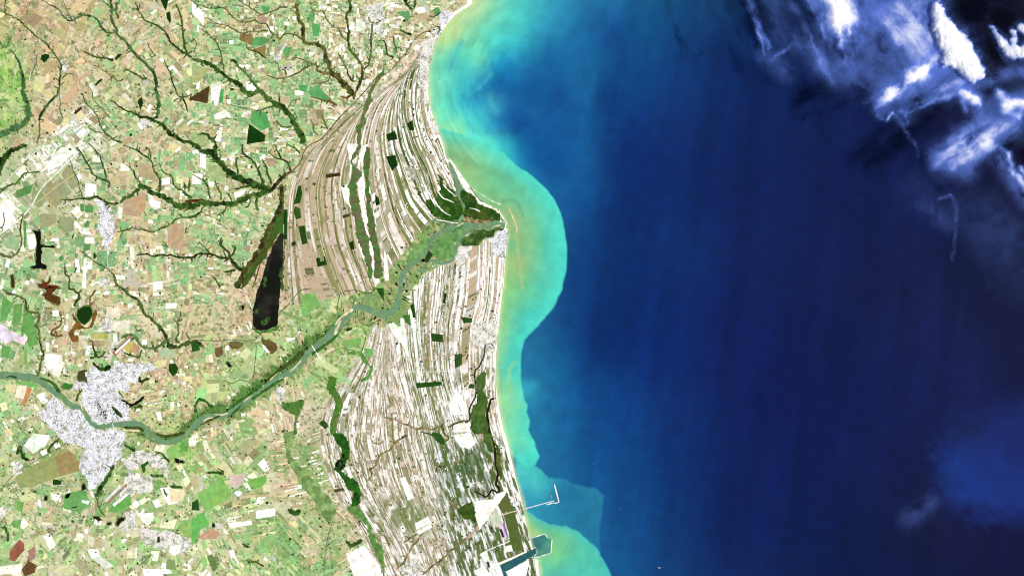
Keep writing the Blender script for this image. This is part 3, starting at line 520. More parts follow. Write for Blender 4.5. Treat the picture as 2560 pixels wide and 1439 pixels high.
# ------------------------------------------------------------------ lakes and marshes
LAKEC = (22, 22, 12)
patch('lake', T('E', 915, 878, 880, 895, 850, 945, 805, 1010, 790, 1080, 760, 1130, 740, 1200, 712, 1300, 690, 1370, 668, 1438) + T('H', 655, 10, 640, 100, 612, 190, 603, 330, 615, 395, 690, 425, 760, 410, 845, 380, 862, 330, 868, 200, 880, 40, 884, 0) + T('E', 900, 1300, 912, 1150, 916, 1000),
      Z_W, LAKEC, M_lake, amp=2.0, cell=5, col2=(46, 46, 36), c2=(.42, .7), c2s=30, kind='structure', label='long dark lagoon tapering north between the ridges and farmland', category='lake')
LAKES = [('black forked reservoir between green fields', T('D', 325, 850, 370, 870, 405, 870, 410, 950, 415, 1010, 540, 1015, 535, 1035, 420, 1035, 425, 1080, 410, 1130, 420, 1190, 460, 1210, 460, 1250, 400, 1240, 340, 1245, 300, 1230, 330, 1215, 360, 1200, 360, 1100, 370, 1000, 355, 920), BLK),
 ('dark red brown lake in the green valley', T('E', -60, 560, 0, 552, 90, 552, 180, 572, 270, 592, 360, 588, 300, 602, 270, 608, 200, 608, 120, 590, 40, 580, -60, 590), (92, 40, 18)), ('small red brown pond east of the long brown lake', T('E', 415, 595, 465, 592, 440, 610, 415, 606), (92, 40, 18)),
 ('branching rust brown lake', T('G', 490, -20, 560, 10, 520, 60, 590, 90, 595, 160, 540, 150, 480, 120, 435, 70, 460, 30) , (96, 58, 22)), ('upper rust brown lake with hooked arm', T('D', 380, 1390, 430, 1395, 430, 1350, 470, 1385, 500, 1330, 505, 1380, 470, 1405, 560, 1410, 590, 1438, 480, 1438, 400, 1436), (104, 52, 22)),
 ('narrow rust lake near the left edge', T('D', 105, 1315, 130, 1300, 145, 1390, 150, 1438, 115, 1438), (84, 44, 18)), ('round dark green lake ringed by brown marsh', T('G', 780, 220, 830, 190, 900, 190, 922, 260, 890, 320, 850, 360, 800, 330, 770, 280), VDG),
 ('black crescent lake in the city', T('G', 960, 1100, 985, 1100, 985, 1150, 1015, 1200, 1000, 1225, 975, 1190), BLK), ('round black pond in the city', T('G', 1015, 1235, 1065, 1215, 1072, 1250, 1060, 1290, 1035, 1300, 1005, 1265), BLK), ('olive brown lake at the northern city edge', T('G', 790, 830, 840, 815, 850, 860, 880, 920, 880, 975, 850, 920, 790, 930, 780, 880), (78, 74, 36)),
 ('bright green pond beside the city river bend', T('G', 620, 980, 660, 945, 720, 965, 720, 1000, 650, 1010), (58, 130, 45)), ('black winding lake east of the city', T('G', 1210, 1105, 1260, 1125, 1310, 1155, 1370, 1125, 1430, 1080, 1440, 1095, 1390, 1145, 1310, 1180, 1250, 1150, 1215, 1130), BLK),
 ('larger black basin of the hourglass marsh', T('K', 1500, 205, 1540, 215, 1545, 250, 1520, 285, 1535, 330, 1500, 370, 1465, 390, 1432, 340, 1450, 290, 1490, 255), BLK), ('smaller black basin at the marsh tail', T('K', 1620, 590, 1665, 620, 1672, 680, 1635, 705, 1600, 670, 1618, 640), BLK),
 ('olive pond at the head of the sandy marsh', T('H', 1270, 1345, 1320, 1318, 1362, 1380, 1330, 1405), (48, 84, 26)), ('black square pond of a pair in green fields', T('J', 1750, 255, 1785, 262, 1790, 308, 1755, 300), BLK), ('black rounded pond of a pair in green fields', T('J', 1797, 280, 1836, 285, 1838, 310, 1797, 308), BLK),
 ('black rectangular pond south of the great pasture', T('J', 447, 632, 478, 634, 474, 678, 443, 674), BLK), ('black curved pond west of the southern suburb', T('J', 1165, 900, 1200, 855, 1242, 850, 1240, 880, 1210, 900, 1180, 935), (40, 24, 10)), ('small brown square pond south of the suburbs', T('J', 1070, 905, 1108, 895, 1110, 920, 1075, 925), (40, 24, 10)),
 ('small black pond north of the lagoon foot', T('H', 495, 170, 525, 170, 520, 215, 505, 225), BLK), ('dark pond on the river meadow', T('H', 1535, 420, 1560, 400, 1605, 395, 1590, 415, 1555, 430), (24, 52, 22)), ('dark round pond in the western floodplain', T('H', 345, 745, 370, 735, 400, 785, 365, 790), (22, 40, 16)),
 ('black pond below the crossing canals', T('J', 930, 840, 985, 840, 1025, 870, 990, 882, 940, 862), (40, 36, 14)), ('narrow black lagoon arm near the port road', T('J', 720, 750, 775, 735, 775, 745, 722, 760), BLK), ('dark square ponds beside the western suburb', T('J', 825, 515, 850, 515, 860, 560, 820, 580), BLK)]
def grow(P, d):
    a = np.array(P); c = a.mean(0); v = a - c; return [tuple(q) for q in c + v * (1 + d / (np.hypot(*v.T)[:, None] + 1e-6))]
for lb, P, c in LAKES:
  lk = patch('lake', P, Z_W + .005, c, M_lake, amp=1.2, cell=5, round_=len(P) > 5, kind='structure', label=lb, category='lake')
  patch('reed_margin', grow(P, 2.6), Z_W - .03, (96, 120, 62), M_marsh, lk, amp=2.4, cell=4, round_=len(P) > 5, paint=0, col2=(140, 150, 90), c2s=6)
for lb, P, z in [('black winding lagoon behind the northern straight beach', TW('I', 3, 4, 1095, 585, 1070, 555, 1030, 560, 1005, 600, 1000, 680, 970, 740, 945, 795, 915, 815, 910, 900, 920, 980, 915, 1080, 880, 1150, 852, 1220, 858, 1310, 810, 1345), Z_W),
                 ('dark brown lagoon strip close to the southern beach', TW('I', 5, 8, 1112, 1100, 1070, 1112, 1050, 1180, 1032, 1260, 1042, 1360, 1052, 1430) + TW('L', 7, 6, 1070, 40, 1095, 120, 1112, 220, 1120, 310, 1140, 400, 1130, 470, 1120, 520, 1150, 560) + TW('L', 5, 3, 1140, 600, 1080, 575, 1050, 620, 1010, 645, 960, 610, 900, 590), Z_W)]:
    ribbon('lagoon', P, z, (44, 26, 10), M_lake, rough=.3, kind='structure', label=lb, category='lagoon')
MARSH = [('bright green marsh around the black hourglass lakes', T('K', 1390, -10, 1500, 30, 1560, 90, 1582, 180, 1565, 270, 1540, 330, 1500, 385, 1560, 440, 1640, 490, 1690, 600, 1670, 720, 1590, 720, 1622, 610, 1540, 540, 1480, 430, 1420, 350, 1490, 240, 1470, 150, 1430, 70), (42, 104, 24), (36, 78, 18)),
 ('olive green marsh winding through the strip fields', T('H', 1365, 870, 1440, 895, 1430, 1000, 1490, 1085, 1512, 1175, 1490, 1250, 1430, 1340, 1440, 1438, 1380, 1438, 1400, 1250, 1440, 1150, 1375, 1050, 1350, 950), (92, 128, 50), (70, 130, 45)),
 ('brown marsh around the round green lake', T('G', 740, 240, 775, 330, 850, 385, 905, 340, 935, 250, 960, 215, 965, 290, 910, 380, 800, 405, 745, 440, 785, 490, 740, 525, 695, 490, 715, 420, 745, 360, 728, 300), (112, 88, 34), (150, 98, 40)),
 ('orange brown marsh patch south of the brown lakes', T('G', 700, 480, 780, 475, 770, 515, 720, 525), (150, 86, 34), (120, 90, 40)),
 ('broad grey green wetland between white ridges', T('E', 1680, 0, 1700, 20, 1660, 100, 1620, 200, 1700, 300, 1650, 400, 1660, 520, 1690, 620, 1700, 720, 1740, 850, 1760, 960, 1790, 1120, 1800, 1290, 1760, 1330, 1730, 1180, 1690, 1040, 1640, 930, 1640, 800, 1585, 640, 1580, 480, 1560, 400, 1600, 300, 1610, 120), (108, 112, 72), (80, 128, 55)),
 ('eastern arm of the wetland beyond the white sand ridge', T('E', 1760, 20, 1790, 40, 1785, 150, 1770, 330, 1785, 480, 1800, 640, 1830, 780, 1860, 960, 1890, 1200, 1900, 1330, 1830, 1330, 1830, 1180, 1790, 1000, 1765, 830, 1745, 640, 1730, 520, 1740, 400, 1720, 300, 1700, 230, 1720, 130), (98, 108, 62), (75, 128, 50)),
 ('upper wetland winding between pale sand ridges', T('B', 1919, 760, 1860, 830, 1820, 900, 1780, 960, 1800, 1010, 1760, 1080, 1740, 1180, 1710, 1290, 1690, 1438, 1655, 1438, 1650, 1290, 1690, 1180, 1710, 1080, 1735, 1000, 1770, 900, 1830, 800, 1919, 690), (108, 116, 66), (76, 120, 52)),
 ('olive meadow fringe at the northern lagoon tip', T('E', 870, 620, 918, 600, 920, 880, 870, 900, 830, 960, 800, 1000, 760, 1080, 700, 1180, 640, 1260, 560, 1400, 500, 1438, 520, 1330, 600, 1200, 690, 1040, 745, 930, 770, 840, 830, 720), (76, 84, 34), (56, 110, 34)),
 ('green reed fringe along the lagoon foot', T('H', 600, 330, 612, 395, 690, 428, 770, 412, 850, 382, 860, 410, 800, 435, 690, 450, 610, 420, 590, 380), (58, 104, 34), (90, 140, 60)),
 ('green reed strip on the east shore of the lagoon', T('E', 915, 960, 928, 960, 925, 1150, 925, 1438, 895, 1438, 905, 1290, 915, 1100), (60, 96, 34), (44, 90, 24)),
 ('dark brown peat meadow west of the pale bank', T('H', 700, 510, 780, 525, 860, 560, 850, 620, 790, 640, 740, 590, 705, 550), (112, 92, 50), (80, 96, 45)), ('brown peat square in the floodplain', T('H', 375, 530, 510, 540, 490, 590, 380, 605), (120, 96, 58), (100, 120, 60)), ('brown peat patch beside the floodplain road', T('H', 230, 590, 300, 580, 310, 660, 240, 675), (125, 98, 60), (110, 130, 70)),
 ('mangrove wood on the delta point', T('F', 790, 470, 850, 480, 900, 540, 950, 600, 1030, 630, 1100, 655, 1150, 710, 1170, 760, 1100, 770, 1000, 770, 900, 740, 820, 740, 800, 700, 815, 640, 790, 580, 770, 520), (40, 80, 22), (72, 92, 36)),
 ('dark mangrove wood west of the delta channel', T('F', 530, 280, 600, 380, 700, 480, 715, 560, 760, 560, 790, 650, 770, 740, 700, 760, 560, 740, 470, 700, 420, 560, 500, 540, 540, 480, 560, 420), (42, 86, 22), (74, 104, 40)),
 ('bright green river meadow inside the delta loop', T('F', 650, 890, 820, 840, 760, 930, 720, 1020, 690, 1130, 600, 1160, 480, 1140, 470, 1080, 480, 1000, 560, 930), (120, 165, 95), (96, 152, 76)),
 ('dark mangrove south of the river mouth', T('F', 900, 880, 1000, 860, 1190, 850, 1190, 870, 1110, 880, 1105, 940, 1040, 940, 1000, 930, 960, 1010, 860, 1020, 780, 1010, 770, 970, 820, 920), (62, 88, 34), (96, 130, 66)),
 ('green water meadow beside the long river reach', T('F', 270, 1060, 380, 960, 440, 920, 450, 1000, 410, 1090, 330, 1160, 250, 1200, 230, 1150), (112, 160, 86), (135, 182, 105)),
 ('orange mud flats in the mangrove', T('F', 810, 740, 850, 700, 880, 740, 980, 760, 1050, 730, 1080, 750, 1000, 780, 880, 790), (190, 150, 105), (120, 110, 60)),
 ('green oxbow meadow ring east of the bridge', T('H', 1550, 640, 1690, 640, 1760, 740, 1805, 830, 1760, 920, 1700, 930, 1640, 870, 1690, 900, 1760, 860, 1770, 810, 1720, 740, 1680, 670, 1560, 660), (110, 160, 78), (80, 140, 60)),
 ('dark green oxbow in the western meadow', T('H', 20, 1150, 60, 1100, 130, 1110, 200, 1160, 215, 1200, 180, 1210, 160, 1160, 110, 1130, 60, 1140, 40, 1190, 60, 1230, 20, 1240), (40, 92, 36), (60, 120, 50)),
 ('scrub wood between the beach lagoons', T('I', 925, 860, 1012, 855, 1000, 1040, 1042, 1110, 1020, 1300, 1040, 1438, 880, 1438, 860, 1340, 872, 1200, 922, 1110), (66, 102, 38), (88, 112, 54)), ('southern scrub wood beside the brown lagoon', T('L', 985, 0, 1070, 0, 1085, 110, 1090, 175, 1040, 180, 1010, 100), (66, 100, 36), (90, 115, 56)),
 ('green scrub strip behind the southern beach', T('L', 1085, 40, 1140, 150, 1175, 290, 1200, 430, 1160, 470, 1140, 380, 1120, 220), (70, 92, 32), (100, 112, 52)),
 ('dark thicket west of the white sand triangle', T('L', 740, 760, 820, 720, 890, 690, 905, 790, 925, 880, 930, 940, 880, 880, 780, 860), (72, 96, 34), (50, 82, 24)),
 ('dense thicket along the inland creek', T('L', 470, 0, 560, 20, 620, 90, 600, 120, 540, 90), (48, 88, 28), (60, 100, 40)),
 ('long green wet meadow below the marsh', T('K', 1550, 750, 1640, 740, 1740, 830, 1760, 900, 1800, 1000, 1860, 1100, 1919, 1190, 1919, 1438, 1880, 1300, 1790, 1100, 1740, 930, 1640, 840, 1580, 800), (92, 138, 62), (120, 160, 85)),
 ('wide green drained meadow between tan strips', T('K', 920, 0, 1020, 0, 1000, 120, 990, 240, 1030, 280, 1120, 380, 1210, 470, 1270, 480, 1300, 580, 1390, 660, 1440, 800, 1370, 880, 1260, 800, 1200, 650, 1100, 540, 1020, 400, 960, 260, 930, 150), (118, 152, 84), (150, 182, 110)),
 ('dark green drained meadow south of the river', T('H', 900, 1120, 960, 1140, 1000, 1130, 1120, 1120, 1090, 1230, 1060, 1340, 1040, 1438, 1000, 1438, 1030, 1300, 960, 1230, 910, 1210), (88, 132, 58), (66, 112, 44))]
MARSHBR = ('mangrove', 'wood', 'thicket', 'scrub')
for lb, P, c, c2 in MARSH:
    wd = any(w in lb for w in MARSHBR)
    patch('mangrove' if 'mangrove' in lb and 'mud' not in lb else 'thicket' if wd else 'marsh', P, Z_T if wd else Z_R + .06, c, M_wood if wd else M_marsh, amp=3.0, zamp=.8 if wd else .12, cell=3.6, col2=c2, c2s=10, round_=True, paint=1, var=.7, label=lb, category='wood' if wd else 'marsh')

for lb, P in [('white ridge curving through the western mangrove', TW('F', 5, 2, 400, 400, 450, 500, 480, 560, 520, 630)), ('broken white ridge ending in the mangrove', TW('F', 4, 2, 490, 540, 540, 620, 600, 680, 665, 715)), ('thin white ridge near the delta channel', TW('F', 3, 2, 530, 460, 580, 530, 640, 560, 705, 590)), ('short white ridge in the dark mangrove', TW('F', 3, 2, 590, 400, 640, 460, 690, 500, 712, 530)), ('white ridge running into the meadow', TW('F', 5, 2, 280, 500, 340, 580, 400, 660, 495, 715)), ('pale ridge on the mangrove point', TW('F', 1.5, 2.5, 850, 640, 910, 650, 960, 675)), ('long pale ridge above the main river', TW('F', 3, 2, 520, 755, 600, 770, 680, 785, 740, 790)), ('white ridge along the beach channel', TW('F', 4, 3, 560, 180, 620, 290, 670, 380, 715, 470))]:
    ribbon('sand_ridge', P, Z_T + .95, (255, 250, 238), M_ridge, rough=.9, zamp=.05, paint=False, jit=.3, label=lb, category='ridge', group='white ridges in the mangrove')
for lb, P in [('bright reed patch at the lagoon foot', T('H', 680, 320, 730, 290, 780, 285, 780, 330, 720, 370, 690, 365)), ('thin reed patch in the lower lagoon', T('H', 640, 210, 660, 205, 655, 240, 625, 250)), ('reed patch on the western lagoon shore', T('E', 725, 1320, 750, 1310, 745, 1400, 710, 1430)), ('reed patch near the eastern lagoon shore', T('E', 880, 1240, 912, 1220, 905, 1330, 875, 1380))]:
    patch('reed_bed', P, Z_T, (62, 104, 38), M_marsh, amp=3, zamp=.2, cell=3, col2=(40, 48, 20), c2s=6, label=lb, category='reeds')

# ------------------------------------------------------------------ wooded valleys: one thing for each stream system
VALLEYS = [
 ('gallery wood of the hill stream at the far corner', (66, 112, 56), [TW('A', 4, 11, 480, 40, 590, 100, 640, 170, 710, 210, 800, 165, 880, 155, 980, 200, 1010, 270, 1080, 330, 1160, 330, 1230, 390, 1320, 500, 1400, 580, 1480, 650, 1540, 740, 1560, 850, 1570, 950, 1590, 1050, 1560, 1190), TW('A', 2, 5, 630, 0, 680, 110, 720, 200), TW('A', 7, 9, 1110, -20, 1120, 180, 1150, 260, 1180, 330), TW('A', 3, 2, 400, 0, 440, 10, 480, 40), TW('A', 3, 6, 1010, 0, 1090, 60, 1115, 140), TW('A', 8, 10, 1170, 20, 1160, 110, 1185, 190)]),
 ('green hill valley beside the little roadside village', (68, 110, 52), [TW('A', 3, 8, 60, -10, 60, 130, 200, 200, 280, 300, 380, 370, 450, 430, 520, 510, 590, 600, 610, 700, 600, 800, 590, 880, 540, 980, 470, 1060, 410, 1150, 390, 1210), TW('A', 3, 6, 390, 1200, 400, 1300, 370, 1438), TW('A', 2, 4, 740, 750, 680, 740, 620, 790), TW('A', 2, 4, 590, 880, 600, 1060, 630, 1180)]),
 ('broad bright green valley floor near the western edge', (56, 112, 58), [TW('A', 4, 20, 100, 490, 190, 620, 215, 720, 230, 850, 240, 950, 280, 1050, 290, 1180), TW('A', 16, 20, 300, 1190, 220, 1240, 100, 1310, -40, 1370), TW('A', 2, 3, 350, 500, 360, 640, 310, 750), TW('A', 6, 4, -20, 400, 60, 470, 120, 360)]),
 ('thin dark stream wood in the middle hills', DKG, [TW('A', 4, 7, 830, 510, 920, 560, 1010, 580, 1080, 590, 1140, 605), TW('A', 2, 3, 930, 650, 1030, 700, 1100, 760, 1200, 810, 1250, 780), TW('A', 4, 8, 1250, 690, 1360, 740, 1430, 790, 1480, 790)]),
 ('dark stream wood running south past the diagonal fields', MG, [TW('A', 3, 6, 830, 930, 850, 1020, 920, 1090, 980, 1190, 1030, 1310, 1120, 1380, 1230, 1430), TW('A', 2, 4, 850, 830, 920, 900, 930, 980, 1000, 1070, 1100, 1180), TW('A', 3, 5, 880, 1270, 960, 1320, 1030, 1330)]),
 ('dark wooded valley descending to the long brown lake', DKG, [TW('A', 4, 14, 1110, 1000, 1200, 1070, 1320, 1130, 1430, 1170, 1540, 1200, 1620, 1240, 1700, 1330, 1800, 1390, 1919, 1430) + TW('E', 18, 20, 60, 50, 170, 80, 230, 130, 280, 190, 340, 250, 400, 300, 470, 350, 560, 385, 640, 410, 720, 445, 790, 455), TW('B', 8, 14, 100, 1330, 180, 1370, 240, 1438), TW('E', 9, 12, 240, 0, 235, 130), TW('E', 5, 7, 440, 130, 460, 300), TW('E', 5, 9, 510, 0, 510, 90, 600, 160, 640, 230, 690, 310, 720, 400), TW('E', 4, 8, 700, 150, 740, 230, 760, 310, 800, 400), TW('A', 3, 6, 1640, 600, 1700, 740, 1740, 850, 1790, 960, 1840, 1000, 1880, 1120), TW('A', 3, 5, 1760, 990, 1840, 980, 1919, 940), TW('E', 5, 8, 430, 450, 530, 430, 600, 415)]),
 ('dark oak green stream wood near the top edge plantation', DKG, [TW('A', 3, 8, 1350, 20, 1400, 130, 1440, 190, 1540, 240, 1640, 310, 1720, 430, 1800, 500, 1919, 580), TW('A', 5, 9, 1760, 40, 1820, 200, 1840, 400, 1860, 520, 1910, 580), TW('A', 2, 4, 1480, 420, 1500, 500, 1560, 560)]),
 ('long dark valley wood crossing the chequered farmland', (52, 98, 34), [TW('B', 10, 20, 0, 590, 90, 610, 180, 650, 260, 700, 330, 760, 430, 820, 490, 870, 530, 930, 610, 940, 690, 910, 750, 980, 830, 1040, 920, 1080, 990, 1170, 1040, 1270, 1090, 1360, 1110, 1438), TW('B', 4, 8, 380, 600, 440, 640, 540, 730, 600, 810, 670, 900), TW('B', 3, 6, 90, 290, 200, 370, 260, 450, 290, 540, 300, 600, 320, 700), TW('B', 3, 3, 0, 370, 40, 430, 20, 540), TW('B', 5, 3, 820, 1060, 760, 1080, 690, 1100, 610, 1100), TW('B', 4, 3, 960, 1080, 1010, 1010, 1090, 990), TW('B', 2, 4, 870, 910, 880, 1030), TW('B', 4, 6, 840, 1200, 900, 1270, 1000, 1270), TW('B', 3, 5, 1190, 1180, 1210, 1260, 1230, 1330, 1270, 1350), TW('B', 3, 5, 1300, 1150, 1330, 1220, 1360, 1290), TW('E', 4, 6, 760, 70, 830, 140, 920, 170, 970, 210, 985, 270), TW('E', 4, 7, 950, 0, 1040, 50, 1080, 100), TW('E', 3, 6, 830, 0, 850, 60, 900, 150)]),
 ('meandering thin stream wood among small northern fields', OLV, [TW('B', 3, 5, -10, 5, 90, 60, 200, 90, 320, 85, 400, 170, 440, 195, 540, 220, 630, 205, 680, 240, 750, 250, 780, 320, 840, 350, 880, 390, 930, 350, 1040, 350, 1130, 420), TW('B', 3, 5, 150, 180, 240, 230, 350, 260, 440, 310, 500, 330, 600, 320, 700, 310, 760, 310), TW('B', 3, 5, 450, -10, 600, 90, 720, 145, 790, 120, 880, 80, 960, 70), TW('B', 2, 4, 570, 0, 575, 70), TW('B', 3, 6, 540, 430, 570, 500, 640, 510, 700, 560, 750, 590)]),
 ('brownish wooded valley winding to the ridge plain', (84, 96, 44), [TW('B', 8, 18, 1040, 30, 1060, 140, 1060, 190, 1110, 260, 1110, 330, 1130, 420, 1180, 440, 1270, 450, 1330, 500, 1340, 580, 1370, 650, 1400, 720, 1450, 770, 1520, 840, 1570, 900, 1610, 960), TW('B', 5, 10, 1130, 600, 1190, 640, 1240, 650, 1260, 710, 1330, 730, 1400, 730), TW('B', 7, 3, 1190, 650, 1110, 690, 1050, 740, 970, 770, 880, 780, 790, 770, 740, 750), TW('B', 6, 3, 1400, 740, 1340, 820, 1250, 830, 1200, 840), TW('B', 3, 5, 860, 620, 870, 700, 930, 700, 940, 760), TW('B', 2, 4, 920, 560, 950, 600, 1030, 580, 1130, 600)]),
 ('forked wooded valley below the northern villages', (74, 104, 44), [TW('B', 8, 9, 1570, -10, 1580, 90, 1550, 150, 1560, 250, 1560, 350, 1570, 430, 1590, 500, 1640, 570, 1690, 650, 1710, 720, 1690, 800, 1660, 880, 1630, 940, 1620, 1000), TW('B', 3, 6, 1190, 20, 1200, 100, 1310, 120, 1350, 200, 1400, 260, 1470, 290, 1500, 350, 1550, 410), TW('B', 5, 7, 1800, 230, 1800, 350, 1790, 480, 1790, 560, 1770, 640, 1720, 700), TW('B', 2, 4, 1720, 430, 1780, 510), TW('B', 3, 6, 1460, 530, 1500, 610, 1550, 690, 1580, 790, 1640, 820), TW('B', 3, 5, 1480, 90, 1540, 140), TW('B', 4, 4, 1760, 170, 1800, 230, 1870, 220, 1919, 190)]),
 ('rust brown stream bed in the small eastern fields', BRN, [TW('B', 3, 8, 1180, 970, 1260, 990, 1370, 1010, 1450, 1060), TW('B', 3, 3, 1370, 880, 1390, 1010), TW('B', 4, 6, 1480, 960, 1540, 980, 1600, 950), TW('B', 3, 3, 1510, 980, 1520, 1050)]),
 ('dark green wood by the northern headland village', DKG, [TW('C', 10, 9, 200, -20, 240, 60, 290, 100), TW('C', 6, 8, 320, -20, 300, 90), TW('C', 4, 6, 0, 400, 20, 480, 40, 550, 100, 575), TW('C', 4, 5, 95, 360, 110, 450, 135, 530), TW('C', 6, 9, 160, 310, 230, 330, 275, 355), TW('C', 3, 5, 480, 240, 520, 270, 560, 280, 530, 340), TW('C', 4, 6, 480, 180, 530, 150, 560, 130)]),
 ('dark wooded valley at the western edge', DKG, [TW('D', 18, 12, -40, 240, 0, 190, 40, 140, 100, 80, 180, 40, 270, 10), TW('D', 12, 8, -20, 290, 20, 240, 60, 130)]),
 ('pale green stream wood below the western valley', MG, [TW('D', 9, 4, -40, 510, 0, 495, 80, 420, 170, 390, 240, 310, 330, 280, 400, 280), TW('D', 8, 10, 240, 190, 270, 220), TW('D', 5, 3, 230, 210, 290, 150)]),
 ('dark valley wood north of the strip town', DKG, [TW('D', 4, 9, 600, 555, 700, 555, 830, 545, 900, 545, 960, 530, 1040, 560, 1110, 600, 1190, 590), TW('D', 4, 8, 760, 30, 820, 100, 880, 200, 930, 290, 1000, 350, 1060, 360, 1095, 400, 1085, 440), TW('D', 3, 7, 880, -10, 980, 90, 1020, 190, 1050, 290, 1065, 350), TW('D', 2, 4, 690, 130, 760, 330, 800, 440, 830, 540), TW('D', 4, 2, 1110, 610, 1060, 660)]),
 ('dark spreading valley wood feeding the red brown lake', (46, 92, 28), [TW('D', 12, 20, 1380, 410, 1460, 440, 1520, 490, 1620, 520, 1700, 570, 1800, 620, 1910, 615) + TW('E', 17, 16, 40, 595, 150, 595, 300, 600, 420, 590, 500, 560, 600, 510, 700, 490, 790, 465), TW('D', 12, 10, 1200, 590, 1260, 540, 1330, 510, 1400, 440), TW('D', 4, 9, 1230, 10, 1330, 50, 1430, 100, 1510, 170, 1540, 260, 1590, 340, 1605, 420, 1590, 490), TW('D', 3, 7, 1590, 180, 1640, 280, 1720, 330, 1740, 420, 1830, 480, 1919, 540), TW('D', 3, 5, 1220, 180, 1330, 260, 1360, 340, 1410, 400), TW('D', 5, 5, 1450, 30, 1490, 60, 1510, 150), TW('E', 3, 6, 0, 300, 80, 350, 150, 400, 170, 500, 190, 545), TW('E', 3, 6, 230, 340, 250, 430, 290, 490, 290, 560), TW('E', 5, 9, 360, 490, 400, 560), TW('E', 9, 7, 660, 520, 640, 600, 665, 670), TW('E', 4, 5, 585, 540, 570, 610, 530, 640), TW('E', 4, 6, 350, 600, 330, 660, 250, 715), TW('E', 9, 5, -40, 740, 0, 730, 60, 700, 130, 620), TW('D', 7, 7, 1895, 360, 1890, 480), TW('D', 4, 6, 1840, 380, 1850, 460)]),
 ('dark brown wooded confluence at the foot of the valleys', (66, 58, 26), [TW('E', 10, 14, 940, 290, 900, 340, 860, 390, 800, 450, 760, 490), TW('E', 8, 8, 970, 220, 985, 270, 940, 300)]),
 ('dark olive wood fringing the farmland above the lagoon', (66, 76, 28), [TW('E', 12, 18, 900, 400, 900, 480, 890, 600, 850, 700, 800, 790, 765, 860, 745, 930, 695, 1020, 640, 1110, 580, 1200, 520, 1290, 470, 1400, 440, 1438), TW('E', 4, 6, 830, 950, 790, 1010, 740, 1080), TW('E', 3, 5, 720, 1100, 680, 1220, 640, 1350, 600, 1438)]),
 ('dark green stream wood east of the strip town', MG, [TW('D', 4, 6, 1170, 880, 1290, 850, 1320, 835, 1390, 860, 1440, 860, 1530, 880, 1600, 850, 1640, 830, 1720, 800, 1760, 745, 1860, 740, 1919, 720), TW('D', 5, 5, 1850, 900, 1870, 820), TW('D', 3, 4, 1630, 970, 1690, 1040)]),
 ('dark wooded creek draining to the lagoon head', (38, 62, 22), [TW('D', 5, 7, 1360, 1110, 1480, 1100, 1540, 1115, 1620, 1110, 1800, 1125, 1919, 1140) + TW('E', 7, 14, 60, 1095, 190, 1100, 280, 1140, 380, 1150, 420, 1200, 480, 1250, 530, 1255), TW('E', 6, 8, 300, 930, 290, 1010, 370, 1080, 385, 1140), TW('E', 6, 5, 440, 1030, 420, 1090, 390, 1120), TW('E', 2, 5, 70, 970, 150, 1050, 190, 1100), TW('E', 6, 9, 320, 1275, 380, 1275, 440, 1255), TW('E', 3, 6, 200, 1310, 250, 1370, 280, 1438), TW('D', 2, 3, 1380, 1010, 1410, 1080, 1420, 1180)]),
 ('green stream wood south east of the strip town', (64, 104, 44), [TW('D', 3, 7, 790, 1060, 900, 1140, 980, 1190, 1080, 1250, 1130, 1310, 1160, 1400, 1220, 1438) + TW('G', 8, 11, 1280, 60, 1370, 110, 1410, 180, 1450, 260, 1530, 320, 1590, 380, 1640, 440, 1670, 510), TW('G', 11, 7, 1670, 510, 1610, 560, 1540, 600, 1440, 580, 1380, 530, 1340, 480, 1290, 468, 1210, 500), TW('G', 12, 12, 1670, 510, 1700, 580, 1780, 590, 1860, 550, 1919, 540) + TW('H', 12, 8, 60, 540, 120, 590), TW('G', 5, 8, 1800, 230, 1810, 290, 1770, 340, 1785, 430, 1760, 510, 1800, 545), TW('G', 3, 4, 1720, 300, 1770, 340), TW('G', 5, 9, 1860, 450, 1900, 510), TW('G', 5, 7, 1230, 640, 1310, 670, 1380, 690, 1420, 610), TW('G', 3, 7, 1530, 590, 1560, 640), TW('G', 3, 3, 1540, 240, 1530, 300), TW('G', 7, 5, 1520, 530, 1540, 600), TW('G', 4, 3, 1390, 30, 1400, 90), TW('G', 2, 4, 1340, 370, 1390, 440)]),
 ('small dark wood and stream west of the strip town', DKG, [TW('D', 8, 14, 945, 1085, 945, 1150), TW('D', 4, 6, 650, 1190, 650, 1290, 690, 1340, 700, 1438) + TW('G', 8, 8, 740, 20, 790, 60, 780, 110, 740, 180), TW('D', 4, 7, 740, 900, 720, 950), TW('D', 5, 5, 680, 1090, 670, 1110), TW('D', 6, 4, 770, 1230, 740, 1290)]),
 ('bank wood of the winding brown creek at the left edge', (84, 104, 50), [TW('D', 4, 6, 235, 690, 215, 800, 210, 900, 215, 1000, 180, 1090, 120, 1130), TW('D', 10, 10, 120, 1130, 60, 1120, -30, 1095), TW('G', 6, 8, 30, 10, 80, 50, 170, 70, 250, 120, 270, 200, 310, 240, 390, 260, 400, 310, 360, 370, 390, 420, 400, 540, 430, 640, 420, 730, 390, 830, 370, 880), TW('D', 4, 4, -20, 840, 30, 820, 40, 680)]),
 ('dark green wood clumps on the northern city edge', DKG, [TW('G', 4, 9, 930, 530, 940, 620, 970, 690), TW('G', 5, 8, 1060, 630, 1010, 680, 900, 700), TW('G', 6, 14, 930, 740, 1000, 800, 1060, 800, 1110, 780), TW('G', 5, 9, 820, 1010, 780, 1080, 760, 1130), TW('G', 8, 12, 1120, 1180, 1180, 1240, 1225, 1290), TW('G', 6, 9, 630, 870, 680, 880), TW('G', 8, 10, 1400, 880, 1420, 930, 1500, 900), TW('G', 12, 10, 1340, 1190, 1430, 1180), TW('G', 3, 5, 1190, 1030, 1230, 1090)]),
